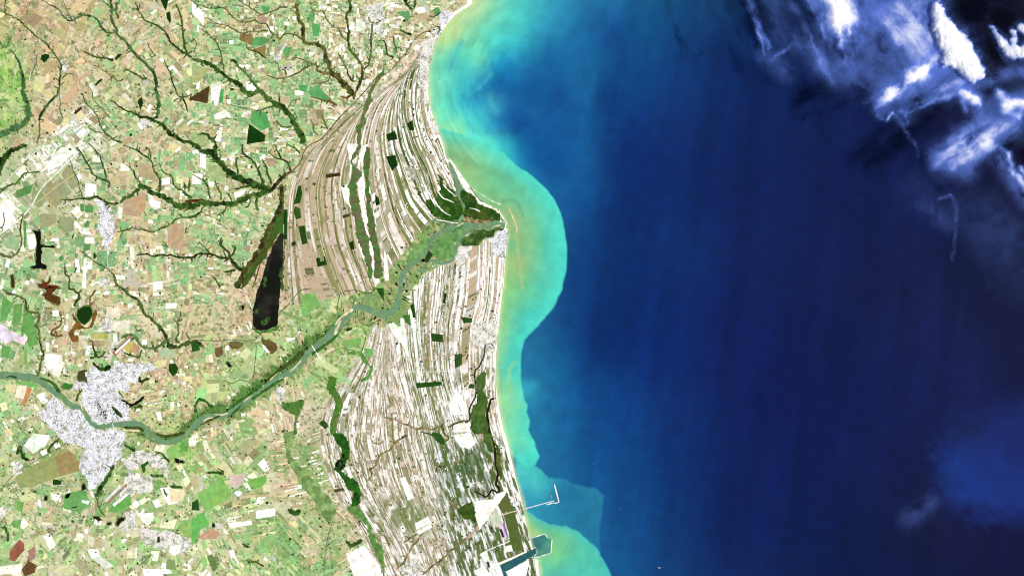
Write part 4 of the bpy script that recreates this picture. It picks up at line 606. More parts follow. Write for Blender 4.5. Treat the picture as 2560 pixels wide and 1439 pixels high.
 ('brown wooded ditch west of the round lake', BRN, [TW('G', 4, 8, 590, 230, 625, 350, 550, 400, 525, 460, 600, 480, 630, 470), TW('G', 5, 6, 960, 20, 900, 100, 900, 180)]),
 ('dark hedge wood and canal south of the city', (44, 92, 36), [TW('J', 8, 14, 1140, 320, 1080, 430, 1030, 530, 960, 640), TW('J', 3, 5, 960, 650, 990, 720, 1010, 780, 1050, 830), TW('J', 6, 10, 1240, 110, 1290, 150, 1350, 195), TW('J', 8, 10, 1500, 420, 1560, 440, 1640, 430), TW('J', 9, 8, 1700, 540, 1830, 550), TW('J', 7, 9, 1670, 640, 1640, 560), TW('J', 4, 10, 1550, 190, 1640, 230, 1700, 300), TW('J', 12, 16, 1440, 400, 1440, 340)]),
 ('scrubby creek thicket across the white southern ridges', (112, 118, 66), [TW('I', 4, 6, 640, 1390, 720, 1340, 800, 1330, 850, 1330), TW('I', 5, 7, 0, 1290, 70, 1300, 150, 1330, 240, 1370, 320, 1400, 400, 1400, 480, 1410, 560, 1438), TW('L', 4, 6, 0, 200, 60, 170, 120, 100, 180, 50, 240, 30), TW('L', 5, 8, 640, 680, 700, 730, 760, 770), TW('L', 6, 4, 200, 1100, 260, 1060, 340, 1010), TW('L', 6, 7, 130, 1360, 200, 1280, 260, 1180, 320, 1100, 380, 1030), TW('L', 5, 6, 380, 1420, 480, 1340, 560, 1280, 640, 1210), TW('L', 6, 8, 620, 1230, 700, 1160, 780, 1090, 840, 1050), TW('K', 4, 6, 1760, 480, 1800, 430, 1780, 370, 1840, 330, 1860, 250, 1919, 200), TW('K', 4, 4, 1640, 60, 1690, 110, 1720, 180, 1680, 220), TW('K', 3, 4, 1800, 100, 1860, 120, 1919, 90), TW('L', 6, 3, 600, 0, 620, 60, 610, 110), TW('L', 5, 6, 480, 250, 530, 320, 520, 400)]),
 ('dark thicket along the creek joining the beach lagoon', DKG, [TW('L', 4, 9, 360, -10, 440, 10, 500, 30, 560, 60, 600, 110), TW('L', 5, 6, 600, 110, 640, 60, 600, 0), TW('I', 5, 4, 560, 1380, 590, 1400, 600, 1438), TW('I', 3, 6, 640, 1400, 720, 1350, 800, 1330)]),
 ('dark woods by the southern canal bend', DKG, [TW('K', 8, 10, 150, 400, 230, 400, 300, 410, 320, 380), TW('K', 14, 16, 960, 770, 1040, 810, 1080, 770), TW('K', 8, 10, 210, 900, 220, 950), TW('K', 5, 7, 560, 1310, 620, 1290, 720, 1340), TW('K', 12, 8, 40, 700, 50, 770), TW('K', 10, 14, 1540, 1080, 1600, 1130, 1700, 1070), TW('K', 7, 8, 500, 1110, 580, 1150), TW('J', 8, 8, 40, 930, 70, 1000, 80, 1090), TW('J', 10, 12, 170, 220, 210, 140, 220, 230, 290, 280), TW('J', 8, 8, 480, 200, 520, 130, 600, 60)])]
for lb, col, branches in VALLEYS:
    col = tuple(int(min(255, v * f + 4)) for v, f in zip(col, (1.1, .98, 1.0)))
    root = empty('gallery_wood', branches[0][0][:2], label=lb, category='wood', group='wooded stream valleys')
    for i, P in enumerate(branches):
        ribbon('trunk_valley' if i == 0 else 'branch_valley', P, Z_T + .01 * (i % 5), col, M_wood, root, rough=.8, zamp=.55, spurs=24, jit=.25, cols=tuple(int(v * f) for v, f in zip(col, (1.5, 1.25, 1.7))) if i % 2 else tuple(int(v * .6) for v in col))

# ------------------------------------------------------------------ tree plantations
WOODLOTS = [('brown triangular plantation north west of the pale valley field', [(470, 248), (525, 214), (519, 259), (495, 254)], (84, 66, 36)), ('dark green wedge shaped plantation beside green fields', [(623, 310), (664, 338), (661, 354), (640, 357), (616, 361)], (22, 62, 14)),
 ('dark wedge plantation touching the top edge', T('A', 1600, -20, 1690, -20, 1660, 110, 1640, 80), VDG), ('small dark plantation below the top edge wedge', T('A', 1662, 130, 1700, 115, 1712, 190, 1702, 245, 1672, 190), VDG), ('dark kite shaped woodlot on the hill slope', T('A', 1390, 990, 1422, 970, 1432, 1040, 1405, 1100, 1375, 1020), VDG),
 ('brown oblong woodlot in the pale diagonal fields', T('A', 740, 1125, 808, 1065, 826, 1085, 757, 1147), (70, 58, 28)), ('dark oblong woodlot beside diagonal strips', T('A', 945, 850, 1010, 785, 1028, 800, 962, 860), VDG), ('dark rounded wood in the tan hills', T('A', 415, 555, 460, 540, 497, 548, 490, 580, 440, 630, 410, 595), VDG), ('dark wood at the end of the hill stream', T('A', 1145, 590, 1180, 540, 1222, 545, 1160, 605), VDG),
 ('small dark square woodlot near the diagonal fields', T('A', 1295, 1335, 1322, 1335, 1322, 1362, 1295, 1362), VDG), ('dark woodlot at the eastern hill margin', T('A', 1900, 950, 1919, 945, 1919, 1010, 1900, 1010), BRN), ('small dark lot beside the pale triangle of fields', T('B', 385, 882, 420, 882, 420, 905, 385, 908), (50, 60, 22)), ('dark patch by the curved northern pond', T('B', 380, 595, 420, 590, 450, 620, 450, 650, 400, 610), VDG),
 ('brown plantation bar across the pale ridges', T('E', 1340, 305, 1480, 285, 1490, 318, 1345, 340), (66, 54, 22)), ('small brown plantation bar near the wetland', T('E', 1505, 715, 1575, 695, 1582, 720, 1515, 742), (66, 54, 22)), ('dark green plantation on the inner ridges', T('E', 1060, 420, 1090, 415, 1102, 500, 1082, 590, 1020, 605, 1040, 520), (34, 82, 20)), ('mottled plantation south of the dark inner one', T('E', 1030, 620, 1085, 645, 1092, 740, 1040, 755, 1020, 680), (60, 92, 34)),
 ('tall dark plantation strip along the plain edge', T('E', 920, 655, 955, 655, 952, 955, 920, 955), (30, 70, 16)), ('dark block plantation right of the plain edge strip', T('E', 1065, 820, 1130, 815, 1140, 900, 1157, 990, 1105, 1005, 1085, 930), (40, 80, 22)), ('small round wood below the tall dark strip', T('E', 990, 990, 1030, 965, 1046, 1000, 1010, 1025), (30, 66, 18)), ('notched square plantation on the southern ridges', T('E', 1238, 1140, 1275, 1130, 1285, 1175, 1325, 1165, 1315, 1122, 1330, 1122, 1352, 1205, 1255, 1227), (28, 66, 16)), ('dark plantation block beside the wetland curve', T('E', 1570, 990, 1612, 960, 1626, 1050, 1590, 1057), VDG),
 ('dark plantation square on the coastal ridges', T('C', 230, 1235, 285, 1205, 305, 1300, 260, 1310), VDG), ('broad dark plantation west of the coastal square', T('C', 20, 1350, 110, 1308, 135, 1392, 40, 1412), VDG), ('leaf shaped dark plantation on the white ridges', T('F', 20, 125, 110, 110, 142, 210, 80, 272, 50, 200), VDG), ('dark plantation at the wetland head', T('E', 1830, 500, 1870, 540, 1880, 600, 1840, 620), VDG),
 ('narrow dark lot at the top of the southern plain', T('I', 605, 50, 628, 50, 615, 157, 585, 150), (34, 62, 20)), ('dark green lot among the seaside dots', T('I', 765, 285, 880, 300, 880, 340, 800, 352), (46, 84, 30)), ('wide dark lot in the middle of the southern plain', T('I', 470, 450, 590, 465, 590, 540, 480, 530), (44, 78, 28)), ('dark triangular lot by the black lagoon', T('I', 705, 660, 782, 652, 780, 760, 710, 802), (54, 88, 36)), ('long dark bar of trees across the southern ridges', T('I', 320, 948, 570, 930, 580, 970, 330, 1000), (40, 84, 26)),
 ('dark green lens wood at the plain river corner', T('I', 262, 170, 300, 150, 322, 300, 290, 290), (34, 76, 18)), ('green meadow wedge right of the river bend', T('I', 190, 270, 260, 265, 270, 380, 215, 340), (62, 128, 44)), ('dark triangular wood on the delta island', T('F', 450, 1060, 492, 1105, 440, 1182, 390, 1180), (44, 70, 22)), ('dark triangular wood by the river fork', T('H', 1840, 0, 1919, 0, 1919, 130, 1880, 70), (46, 84, 30)),
 ('dark wood at the eastern edge of the city fields', T('G', 1690, 760, 1752, 748, 1782, 800, 1770, 850, 1730, 882, 1690, 830), (30, 72, 20)), ('dark block of trees south of the great pasture', T('J', 530, 465, 620, 480, 612, 520, 530, 525), (34, 74, 24)), ('dark wood wedge right of the southern suburb', T('J', 1410, 330, 1480, 282, 1492, 310, 1420, 362), (40, 96, 30)), ('dark lot in the southern suburb street', T('J', 1575, 1040, 1600, 1040, 1598, 1100, 1572, 1100), VDG),
 ('dark lot beside the bright green southern field', T('K', 0, 700, 60, 665, 78, 780, 0, 775), (40, 88, 30)), ('dark forest block north of the peat meadow', T('H', 0, 540, 70, 540, 80, 620, 0, 640), (44, 92, 32)), ('brown oblong lot in the pale strip fields', T('K', 1420, 570, 1520, 555, 1530, 580, 1430, 600), (90, 84, 46)), ('dark green plantation in the coastal dot field', T('I', 860, 955, 905, 960, 905, 1000, 840, 1000), (44, 84, 34))]
for lb, P, c in WOODLOTS: patch('plantation', P, Z_T + .05, c, M_wood, amp=.8, zamp=.8, cell=3.0, var=.5, label=lb, category='plantation', group='planted woodlots')

# ------------------------------------------------------------------ hand surveyed fields and bare ground
FIELDS = []                                      # (corner list, colour, label or None)
def fld(col, *polys, lb=None):
    for p in polys: FIELDS.append((p, col, lb))
WHT = (255, 252, 244); CRM = (248, 240, 215); PNK = (228, 200, 186)
fld(WHT, T('D', 855, 390, 965, 405, 965, 515, 850, 530), lb='large white bare field beside the dark valley')
fld(WHT, T('D', 0, 640, 80, 550, 165, 650, 120, 690, 165, 770, 40, 870, 0, 860), lb='broad white bare field at the left edge')
fld(WHT, T('D', 830, 840, 890, 840, 885, 900, 825, 900), T('D', 850, 930, 945, 935, 940, 995, 845, 990), T('D', 870, 1045, 905, 1045, 905, 1110, 865, 1110), T('D', 850, 695, 885, 700, 880, 730, 848, 728), T('D', 750, 1150, 790, 1150, 800, 1280, 760, 1280), T('D', 840, 1140, 865, 1140, 860, 1438, 820, 1438), T('D', 1190, 620, 1222, 640, 1215, 745, 1180, 740), T('D', 1105, 730, 1140, 740, 1120, 870, 1090, 860))
fld((95, 155, 88), T('D', 870, 760, 895, 770, 890, 830, 835, 830), T('D', 840, 1000, 910, 1000, 900, 1060, 835, 1070), T('D', 590, 1130, 630, 1110, 640, 1150, 600, 1180), T('D', 800, 600, 845, 600, 840, 680, 805, 675), T('D', 850, 610, 930, 615, 930, 690, 855, 680), T('D', 270, 420, 340, 400, 300, 500, 170, 540, 160, 470), T('D', 235, 760, 265, 770, 265, 1010, 240, 1050))
fld((165, 172, 128), T('D', 690, 200, 760, 290, 790, 420, 720, 460, 610, 300), T('D', 600, 330, 720, 480, 640, 540, 520, 420), T('D', 400, 440, 510, 360, 660, 540, 560, 640, 470, 560), T('D', 330, 470, 420, 450, 470, 560, 400, 640, 310, 600), T('D', 400, 700, 570, 700, 560, 780, 480, 830, 400, 850), T('D', 590, 720, 740, 740, 740, 860, 670, 900, 570, 830))
fld((172, 200, 150), T('D', 420, 1040, 520, 1050, 560, 1160, 490, 1250, 430, 1190), T('D', 20, 960, 110, 900, 200, 940, 190, 1070, 60, 1040))
fld(WHT, T('D', 270, 910, 350, 900, 360, 980, 360, 1050, 290, 1050), T('D', 470, 200, 620, 30, 760, 70, 620, 200, 480, 280))
fld((198, 176, 140), T('D', 1250, 560, 1450, 480, 1460, 640, 1380, 730, 1230, 700), T('D', 1480, 200, 1520, 220, 1590, 400, 1480, 340, 1390, 330, 1380, 200), T('D', 1680, 820, 1840, 780, 1830, 1060, 1780, 1060, 1680, 1020))
fld(WHT, T('D', 1480, 510, 1520, 510, 1540, 560, 1610, 580, 1600, 640, 1540, 660, 1500, 600), T('E', 80, 90, 140, 100, 140, 250, 80, 230), T('E', 420, 490, 540, 450, 520, 500, 430, 545), T('E', 0, 290, 110, 300, 90, 400, 0, 400))
fld((178, 195, 135), T('E', 150, 220, 270, 210, 335, 280, 320, 380, 180, 330), T('B', 0, 630, 170, 710, 60, 830, 0, 830), T('B', 0, 1320, 120, 1340, 180, 1438, 0, 1438))
fld(WHT, T('B', 0, 20, 120, 130, 120, 260, 0, 130), T('B', 540, 820, 580, 810, 640, 880, 640, 910, 550, 910), T('B', 60, 770, 90, 770, 70, 890, 40, 890), T('B', 190, 840, 235, 830, 270, 900, 230, 1000, 190, 1010), T('B', 245, 860, 290, 870, 260, 1050, 220, 1050), T('B', 220, 1150, 330, 1100, 390, 1140, 330, 1180, 230, 1190), T('B', 1540, 270, 1560, 270, 1555, 370, 1530, 360), T('B', 1640, 180, 1730, 230, 1730, 300, 1640, 320), T('B', 375, 405, 412, 405, 412, 445, 375, 445), T('B', 930, 220, 975, 220, 975, 260, 930, 260))
fld((98, 175, 100), T('B', 1160, 910, 1250, 850, 1380, 980, 1360, 1040, 1260, 990, 1190, 970), T('B', 580, 1180, 620, 1110, 740, 1120, 790, 1270, 700, 1300, 590, 1230), T('B', 570, 420, 640, 370, 740, 370, 740, 440, 690, 460, 590, 450), T('B', 280, 890, 320, 890, 310, 1030, 260, 1030), T('B', 690, 60, 780, 70, 770, 120, 720, 140), T('B', 1060, 850, 1160, 850, 1150, 920, 1080, 910), T('B', 1170, 150, 1230, 140, 1220, 220, 1160, 210), T('B', 1200, 230, 1280, 250, 1270, 360, 1210, 370), T('B', 900, 490, 1000, 470, 960, 590, 910, 540))
fld((150, 130, 80), T('B', 480, 340, 600, 345, 620, 400, 590, 450, 470, 400), T('B', 600, 500, 740, 450, 730, 570, 690, 540, 640, 520))
fld((190, 160, 135), T('B', 650, 170, 770, 170, 740, 240, 680, 240), T('E', 730, 150, 840, 150, 830, 220, 760, 220))
fld((245, 238, 242), T('C', 310, 80, 400, 70, 430, 120, 340, 145), lb='white bare field near the headland')
fld((205, 182, 140), T('C', 330, 150, 430, 125, 440, 180, 360, 215)); fld((105, 165, 100), T('C', 480, 100, 540, 70, 575, 130, 520, 160), T('C', 110, 120, 250, 110, 270, 190, 230, 200)); fld((195, 215, 185), T('C', 340, 0, 400, 0, 460, 110, 430, 130, 400, 60))
fld(WHT, T('G', 480, 650, 620, 670, 630, 790, 590, 890, 520, 850, 440, 760, 450, 660), lb='bright white bare field north of the river bend')
fld((235, 222, 238), T('G', 0, 350, 70, 390, 120, 450, 110, 530, 60, 560, 0, 520), T('G', 100, 410, 190, 470, 270, 510, 240, 565, 130, 520), lb='pale lilac bare ground at the green estate')
fld((112, 172, 92), T('G', 30, 70, 130, 160, 60, 320, 0, 330), T('G', 140, 165, 230, 150, 200, 360, 130, 400), T('G', 240, 150, 280, 230, 340, 290, 350, 380, 280, 480, 210, 430, 230, 300), T('G', 280, 400, 370, 400, 380, 560, 300, 590, 270, 540), T('G', 20, 560, 110, 590, 90, 700, 10, 680))
fld((130, 190, 105), T('G', 240, 610, 275, 600, 270, 760, 240, 760), T('G', 170, 930, 300, 930, 400, 980, 300, 990, 150, 950))
fld(CRM, T('G', 170, 980, 270, 970, 250, 1110, 150, 1090), T('G', 1120, 330, 1295, 320, 1290, 450, 1110, 420), T('G', 1070, 180, 1200, 190, 1200, 300, 1060, 280), T('G', 800, 470, 905, 480, 900, 510, 800, 500)); fld((205, 150, 100), T('G', 275, 980, 320, 1000, 260, 1170, 220, 1160)); fld((240, 225, 170), T('G', 60, 960, 160, 960, 150, 1040, 50, 1030))
fld((200, 195, 110), T('G', 1230, 600, 1310, 520, 1330, 560, 1310, 660), T('G', 910, 455, 1090, 455, 1080, 510, 910, 500)); fld((195, 165, 130), T('G', 1330, 520, 1400, 600, 1390, 670, 1320, 640), T('G', 910, 520, 1050, 520, 1040, 570, 1000, 590, 920, 580)); fld((185, 210, 170), T('G', 1590, 620, 1660, 580, 1760, 640, 1760, 700, 1600, 700)); fld((245, 238, 175), T('G', 1550, 730, 1670, 710, 1660, 780, 1540, 800), lb='yellow cream bare patch by the city')
fld(WHT, T('H', 360, 1080, 470, 1010, 490, 1030, 400, 1100, 350, 1110), T('H', 610, 880, 650, 860, 730, 890, 640, 960, 590, 980), T('H', 880, 690, 935, 660, 940, 700, 900, 755, 875, 730), T('H', 705, 560, 740, 590, 780, 640, 750, 645, 710, 600), T('H', 940, 500, 1020, 495, 1075, 420, 1080, 440, 1030, 510, 950, 540), T('J', 650, 640, 700, 560, 705, 610, 690, 655, 650, 660))
fld((130, 190, 105), T('H', 1510, 520, 1690, 490, 1690, 560, 1590, 600, 1510, 570), T('H', 1720, 600, 1820, 610, 1800, 690, 1730, 680), T('H', 1090, 60, 1230, 50, 1290, 170, 1190, 230, 1100, 300)); fld((205, 185, 135), T('H', 1560, 470, 1650, 500, 1540, 530, 1510, 510))
fld((142, 200, 108), T('K', 55, 610, 290, 450, 400, 600, 390, 640, 130, 800), lb='large bright green tilted field'); fld((118, 195, 98), T('K', 0, 860, 120, 790, 170, 920, 80, 970, 20, 1110, 0, 1120)); fld((150, 200, 125), T('K', 690, 1080, 780, 1000, 860, 1060, 820, 1130, 770, 1200, 660, 1200)); fld((110, 140, 75), T('K', 150, 1240, 200, 1210, 260, 1350, 210, 1400)); fld((240, 230, 185), T('K', 300, 1280, 360, 1230, 360, 1260, 320, 1310), T('K', 700, 520, 750, 500, 830, 550, 800, 600, 720, 590)); fld((205, 170, 140), T('K', 70, 1030, 200, 960, 280, 1000, 250, 1060, 100, 1070))
fld((130, 190, 90), T('K', 560, 470, 740, 430, 750, 480, 690, 560, 590, 550)); fld((215, 205, 190), T('K', 380, 430, 540, 400, 520, 500, 440, 560, 380, 540))
fld((165, 98, 78), T('J', 95, 1200, 150, 1120, 195, 1068, 240, 1110, 245, 1170, 150, 1290, 105, 1275), lb='reddish brown ploughed field near the corner'); fld((185, 140, 130), T('J', 285, 1180, 350, 1130, 360, 1250, 290, 1290), lb='pinkish brown ploughed field east of the red one'); fld((112, 78, 48), T('J', 215, 1370, 270, 1300, 300, 1200, 300, 1290, 365, 1325, 350, 1400, 250, 1438), lb='dark brown ploughed field at the lower left')
fld((158, 172, 108), T('J', 180, 420, 430, 280, 640, 160, 760, 270, 800, 300, 790, 390, 530, 465, 330, 540, 200, 560, 150, 470), lb='great olive pasture south west of the city'); fld((175, 150, 100), T('J', 550, 240, 700, 180, 790, 300, 780, 380, 600, 430))
fld((150, 205, 110), T('J', 1660, 180, 1740, 110, 1800, 90, 1890, 50, 1880, 230, 1760, 260, 1680, 260)); fld((118, 182, 92), T('J', 1810, 100, 1890, 60, 1880, 190, 1790, 200), T('J', 170, 680, 240, 700, 220, 800, 170, 770), T('J', 1150, 690, 1300, 620, 1320, 720, 1180, 800, 1080, 790)); fld((148, 195, 110), T('J', 1800, 880, 1919, 870, 1919, 1060, 1800, 990)); fld((120, 180, 105), T('J', 640, 620, 830, 570, 920, 700, 800, 800, 640, 760), T('J', 120, 890, 220, 860, 200, 960, 130, 950))
fld(WHT, T('J', 820, 675, 905, 685, 880, 720, 820, 700), T('J', 1125, 720, 1290, 575, 1300, 610, 1140, 740), T('J', 1700, 1130, 1810, 1120, 1800, 1200, 1740, 1230, 1690, 1200), T('J', 845, 970, 870, 970, 885, 1010, 850, 1015), T('J', 1400, 810, 1530, 800, 1540, 860, 1480, 930, 1410, 880), T('J', 1220, 1060, 1280, 1070, 1215, 1110), T('J', 240, 130, 330, 10, 500, 30, 460, 130, 330, 210), T('J', 400, 200, 460, 160, 480, 215, 430, 240), T('J', 520, 110, 570, 80, 610, 140, 560, 165))
fld((250, 240, 200), T('J', 1690, 560, 1850, 570, 1830, 680, 1700, 700), T('J', 1280, 1180, 1360, 1150, 1350, 1260, 1270, 1250))
fld(WHT, T('L', 915, 690, 1000, 672, 1085, 668, 1150, 610, 1222, 578, 1212, 622, 1080, 800, 955, 975, 935, 900, 905, 790), lb='gleaming white sand triangle behind the southern beach')
fld(WHT, T('L', 310, 910, 440, 838, 478, 900, 325, 972), lb='white cleared rectangle on the southern ridges'); fld(WHT, T('L', 900, 1385, 1000, 1330, 1080, 1438, 930, 1438), T('L', 960, 1220, 1030, 1185, 1060, 1290, 1010, 1290), T('L', 330, 990, 470, 910, 480, 950, 350, 1020), T('L', 690, 30, 860, 0, 920, 100, 860, 170, 760, 140), T('L', 1200, 1140, 1290, 1120, 1290, 1180, 1210, 1200))
fld((222, 222, 204), T('L', 1040, 858, 1128, 775, 1178, 895, 1130, 950)); fld((205, 178, 160), T('L', 830, 1040, 880, 1000, 895, 1025, 845, 1065), T('L', 915, 940, 945, 930, 950, 985, 925, 985)); fld((95, 110, 55), T('L', 1140, 720, 1230, 590, 1290, 770, 1180, 810)); fld((92, 108, 52), T('L', 1200, 820, 1300, 790, 1400, 1170, 1290, 1190))
fld((250, 240, 236), T('I', 665, 1375, 760, 1350, 850, 1345, 868, 1436, 690, 1438)); fld(WHT, T('L', 160, 460, 210, 440, 300, 650, 240, 680)); fld(WHT, T('F', 0, 1060, 30, 1120, 50, 1360, 10, 1370, 0, 1300), T('I', 225, 80, 262, 60, 300, 350, 345, 700, 355, 940, 330, 930, 320, 700, 290, 450), T('E', 1690, 290, 1720, 300, 1730, 420, 1720, 560, 1750, 680, 1760, 800, 1745, 830, 1700, 690, 1675, 580, 1660, 420), T('E', 1690, 30, 1760, 0, 1750, 60, 1710, 140, 1695, 230, 1680, 130), T('E', 1755, 930, 1790, 960, 1830, 1150, 1830, 1290, 1800, 1290, 1780, 1100), lb='white sand ridge')
fld(WHT, T('E', 1550, 0, 1650, 0, 1610, 100, 1590, 300, 1560, 390, 1580, 480, 1590, 640, 1520, 560, 1490, 430, 1570, 390, 1580, 200), T('K', 1540, 1210, 1720, 1130, 1880, 1330, 1900, 1438, 1620, 1438), T('I', 20, 330, 140, 260, 220, 420, 250, 700, 180, 560, 100, 470))
fld((228, 210, 230), T('L', 1145, 920, 1190, 892, 1242, 1040, 1180, 1068), lb='lilac stockyard pad by the port road')

farmland = empty('farmland', (500, 500), kind='structure', label='chequered farmland of small green, tan and white fields', category='farmland')
EXTRA = []                                       # filled first: the surveyed fields
def field_piece(poly, col, lb, z, k):
    o = patch('field', poly, z, col, M_field, farmland, amp=.9 if len(poly) > 4 else .5, zamp=0, cell=5, paint=3 if max(col) < 250 or True else 0, zlow=.95, var=.5,
              col2=tuple(int(min(255, c * f)) for c, f in zip(col, (1.06, .97, .9) if k % 2 else (.92, .99, .88))), c2=(.45, .65), c2s=9)
    if lb and FIELDS[k - 1 if k else 0][2] != lb: o['label'] = lb
    return o
for k, (p, c, lb) in enumerate(FIELDS): field_piece(p, c, lb, Z_R + .035 + .0015 * (k % 12), k)

# ------------------------------------------------------------------ towns
TOWNS = [('dense white city north of the river bend', T('G', 840, 830, 900, 820, 950, 780, 1000, 840, 1120, 790, 1180, 740, 1350, 760, 1520, 745, 1530, 800, 1400, 850, 1390, 930, 1280, 950, 1290, 1010, 1180, 1020, 1200, 1090, 1230, 1130, 1290, 1165, 1290, 1330, 1120, 1340, 1010, 1370, 930, 1340, 900, 1280, 850, 1200, 800, 1150, 830, 1020, 760, 1010, 720, 980, 790, 930, 870, 940), 2),
 ('white city quarter south of the river', T('G', 500, 1085, 560, 1080, 640, 1170, 700, 1210, 800, 1205, 850, 1290, 920, 1385, 1000, 1425, 1100, 1410, 1240, 1438) + T('J', 1240, 20, 1220, 130, 1210, 250, 1130, 310, 1080, 400, 1010, 500, 940, 570, 900, 560, 880, 480, 800, 400, 830, 250, 850, 150, 740, 120, 640, 100, 560, 20) + T('G', 540, 1438, 450, 1330, 360, 1260, 480, 1180), 2),
 ('white suburb east of the southern quarter', T('J', 1220, 260, 1400, 180, 1560, 210, 1700, 330, 1700, 460, 1640, 450, 1620, 390, 1500, 350, 1480, 280, 1400, 330, 1300, 390, 1250, 330), 1), ('white suburb along the southern highway', T('J', 1270, 400, 1420, 410, 1440, 460, 1490, 420, 1530, 520, 1500, 590, 1390, 620, 1300, 560, 1190, 660, 1170, 630, 1270, 500), 1),
 ('small white suburb beside the black curved pond', T('J', 1250, 800, 1360, 770, 1362, 960, 1260, 990, 1190, 950), 1), ('scattered white suburb on the south eastern road', T('J', 1380, 960, 1640, 970, 1860, 1040, 1919, 1120, 1900, 1190, 1800, 1230, 1800, 1130, 1690, 1130, 1650, 1190, 1580, 1160, 1450, 1110), 1), ('little white village west of the great pasture', T('J', 150, 290, 200, 285, 232, 315, 200, 400, 140, 425), 1), ('white village cut by the left edge of the plain', T('J', -60, 740, 90, 740, 40, 830, 0, 880, -60, 900), 1),
 ('long white strip town on the north south highway', T('D', 960, 570, 1030, 590, 1075, 640, 1110, 640, 1140, 740, 1125, 920, 1100, 1000, 1080, 1160, 1060, 1000, 1030, 900, 975, 850, 1000, 700), 2), ('square white village at the end of the strip town', T('D', 990, 1350, 1080, 1345, 1085, 1430, 1000, 1425), 1), ('white village beside the highway above the airfield', T('G', 1030, 300, 1100, 280, 1110, 430, 980, 440), 1), ('white village at the airfield highway', T('G', 1115, 540, 1180, 540, 1130, 640, 1110, 680, 1120, 740, 1060, 720, 1040, 690, 1105, 660), 1),
 ('tiny pale village in the western hills', T('A', 590, 600, 650, 590, 690, 660, 640, 720, 610, 670), 1), ('white coastal town under the northern headland', T('C', 545, 160, 650, 105, 705, 150, 640, 220, 585, 295, 545, 355, 505, 395, 475, 310, 560, 285, 560, 220), 2), ('white beach settlement strung along the northern bay', T('C', 370, 450, 470, 370, 540, 370, 490, 480, 455, 600, 440, 740, 430, 900, 375, 940, 350, 800, 350, 600), 1), ('dotted white beach settlement south of the bay', T('C', 390, 1000, 440, 1000, 520, 1250, 560, 1360, 510, 1340, 450, 1150), 1),
 ('white village in the small northern fields', T('B', 1730, 80, 1919, 0, 1919, 380, 1830, 330, 1760, 260, 1740, 180), 1), ('small white village on the farmland crossroads', T('B', 830, 560, 900, 480, 950, 370, 970, 360, 920, 500, 900, 580, 840, 620), 1), ('white beach town south of the river mouth', T('F', 1110, 870, 1232, 850, 1225, 1000, 1215, 1130, 1090, 1100, 1100, 1000, 1105, 950), 2), ('white village on the delta meadow edge', T('F', 740, 1020, 880, 1020, 870, 1130, 790, 1140, 740, 1185, 700, 1150), 1),
 ('white settlement at the head of the black lagoon', T('I', 880, 380, 1130, 330, 1110, 600, 1080, 700, 1020, 620, 960, 580, 890, 620), 1), ('pale village on the south bank of the straight reach', T('H', 840, 1010, 900, 980, 930, 1010, 900, 1150, 860, 1160, 840, 1080), 1), ('pale hamlet in the sandy southern corner', T('L', 180, 1310, 320, 1250, 420, 1420, 200, 1438), 1), ('pale village among the central western fields', T('A', 1390, 1200, 1500, 1190, 1520, 1250, 1430, 1290), 1)]
BOXF = np.array([[0, 1, 5, 4], [1, 2, 6, 5], [2, 3, 7, 6], [3, 0, 4, 7], [4, 5, 6, 7]])
def boxes(name, xs, ys_, sx_, sy_, hs, ang, cols, z0, mat, parent=None, **props):
    n = len(xs); c, s = np.cos(ang), np.sin(ang)
    V = np.zeros((n, 8, 3))
    for i, (a, b) in enumerate([(-1, -1), (1, -1), (1, 1), (-1, 1)] * 2):
        lx, ly = a * sx_ / 2, b * sy_ / 2
        V[:, i, 0] = xs - 1280 + lx * c - ly * s; V[:, i, 1] = 719.5 - ys_ + lx * s + ly * c; V[:, i, 2] = z0 if i < 4 else z0 + hs
    F = (BOXF[None] + 8 * np.arange(n)[:, None, None]).reshape(-1, 4)
    C = np.repeat(np.asarray(cols)[:, None], 8, 1).reshape(-1, 3)
    return link(name, newmesh(name, V.reshape(-1, 3), F, FC(C), False, mat), parent, **props)
ROOFC = np.array([s2l(c) for c in [(255, 255, 255)] * 14 + [(212, 210, 220), (190, 190, 196), (250, 246, 255), (240, 235, 250), (225, 222, 240), (252, 240, 232), (190, 188, 200), (150, 155, 142), (112, 124, 98), (228, 205, 195)]])
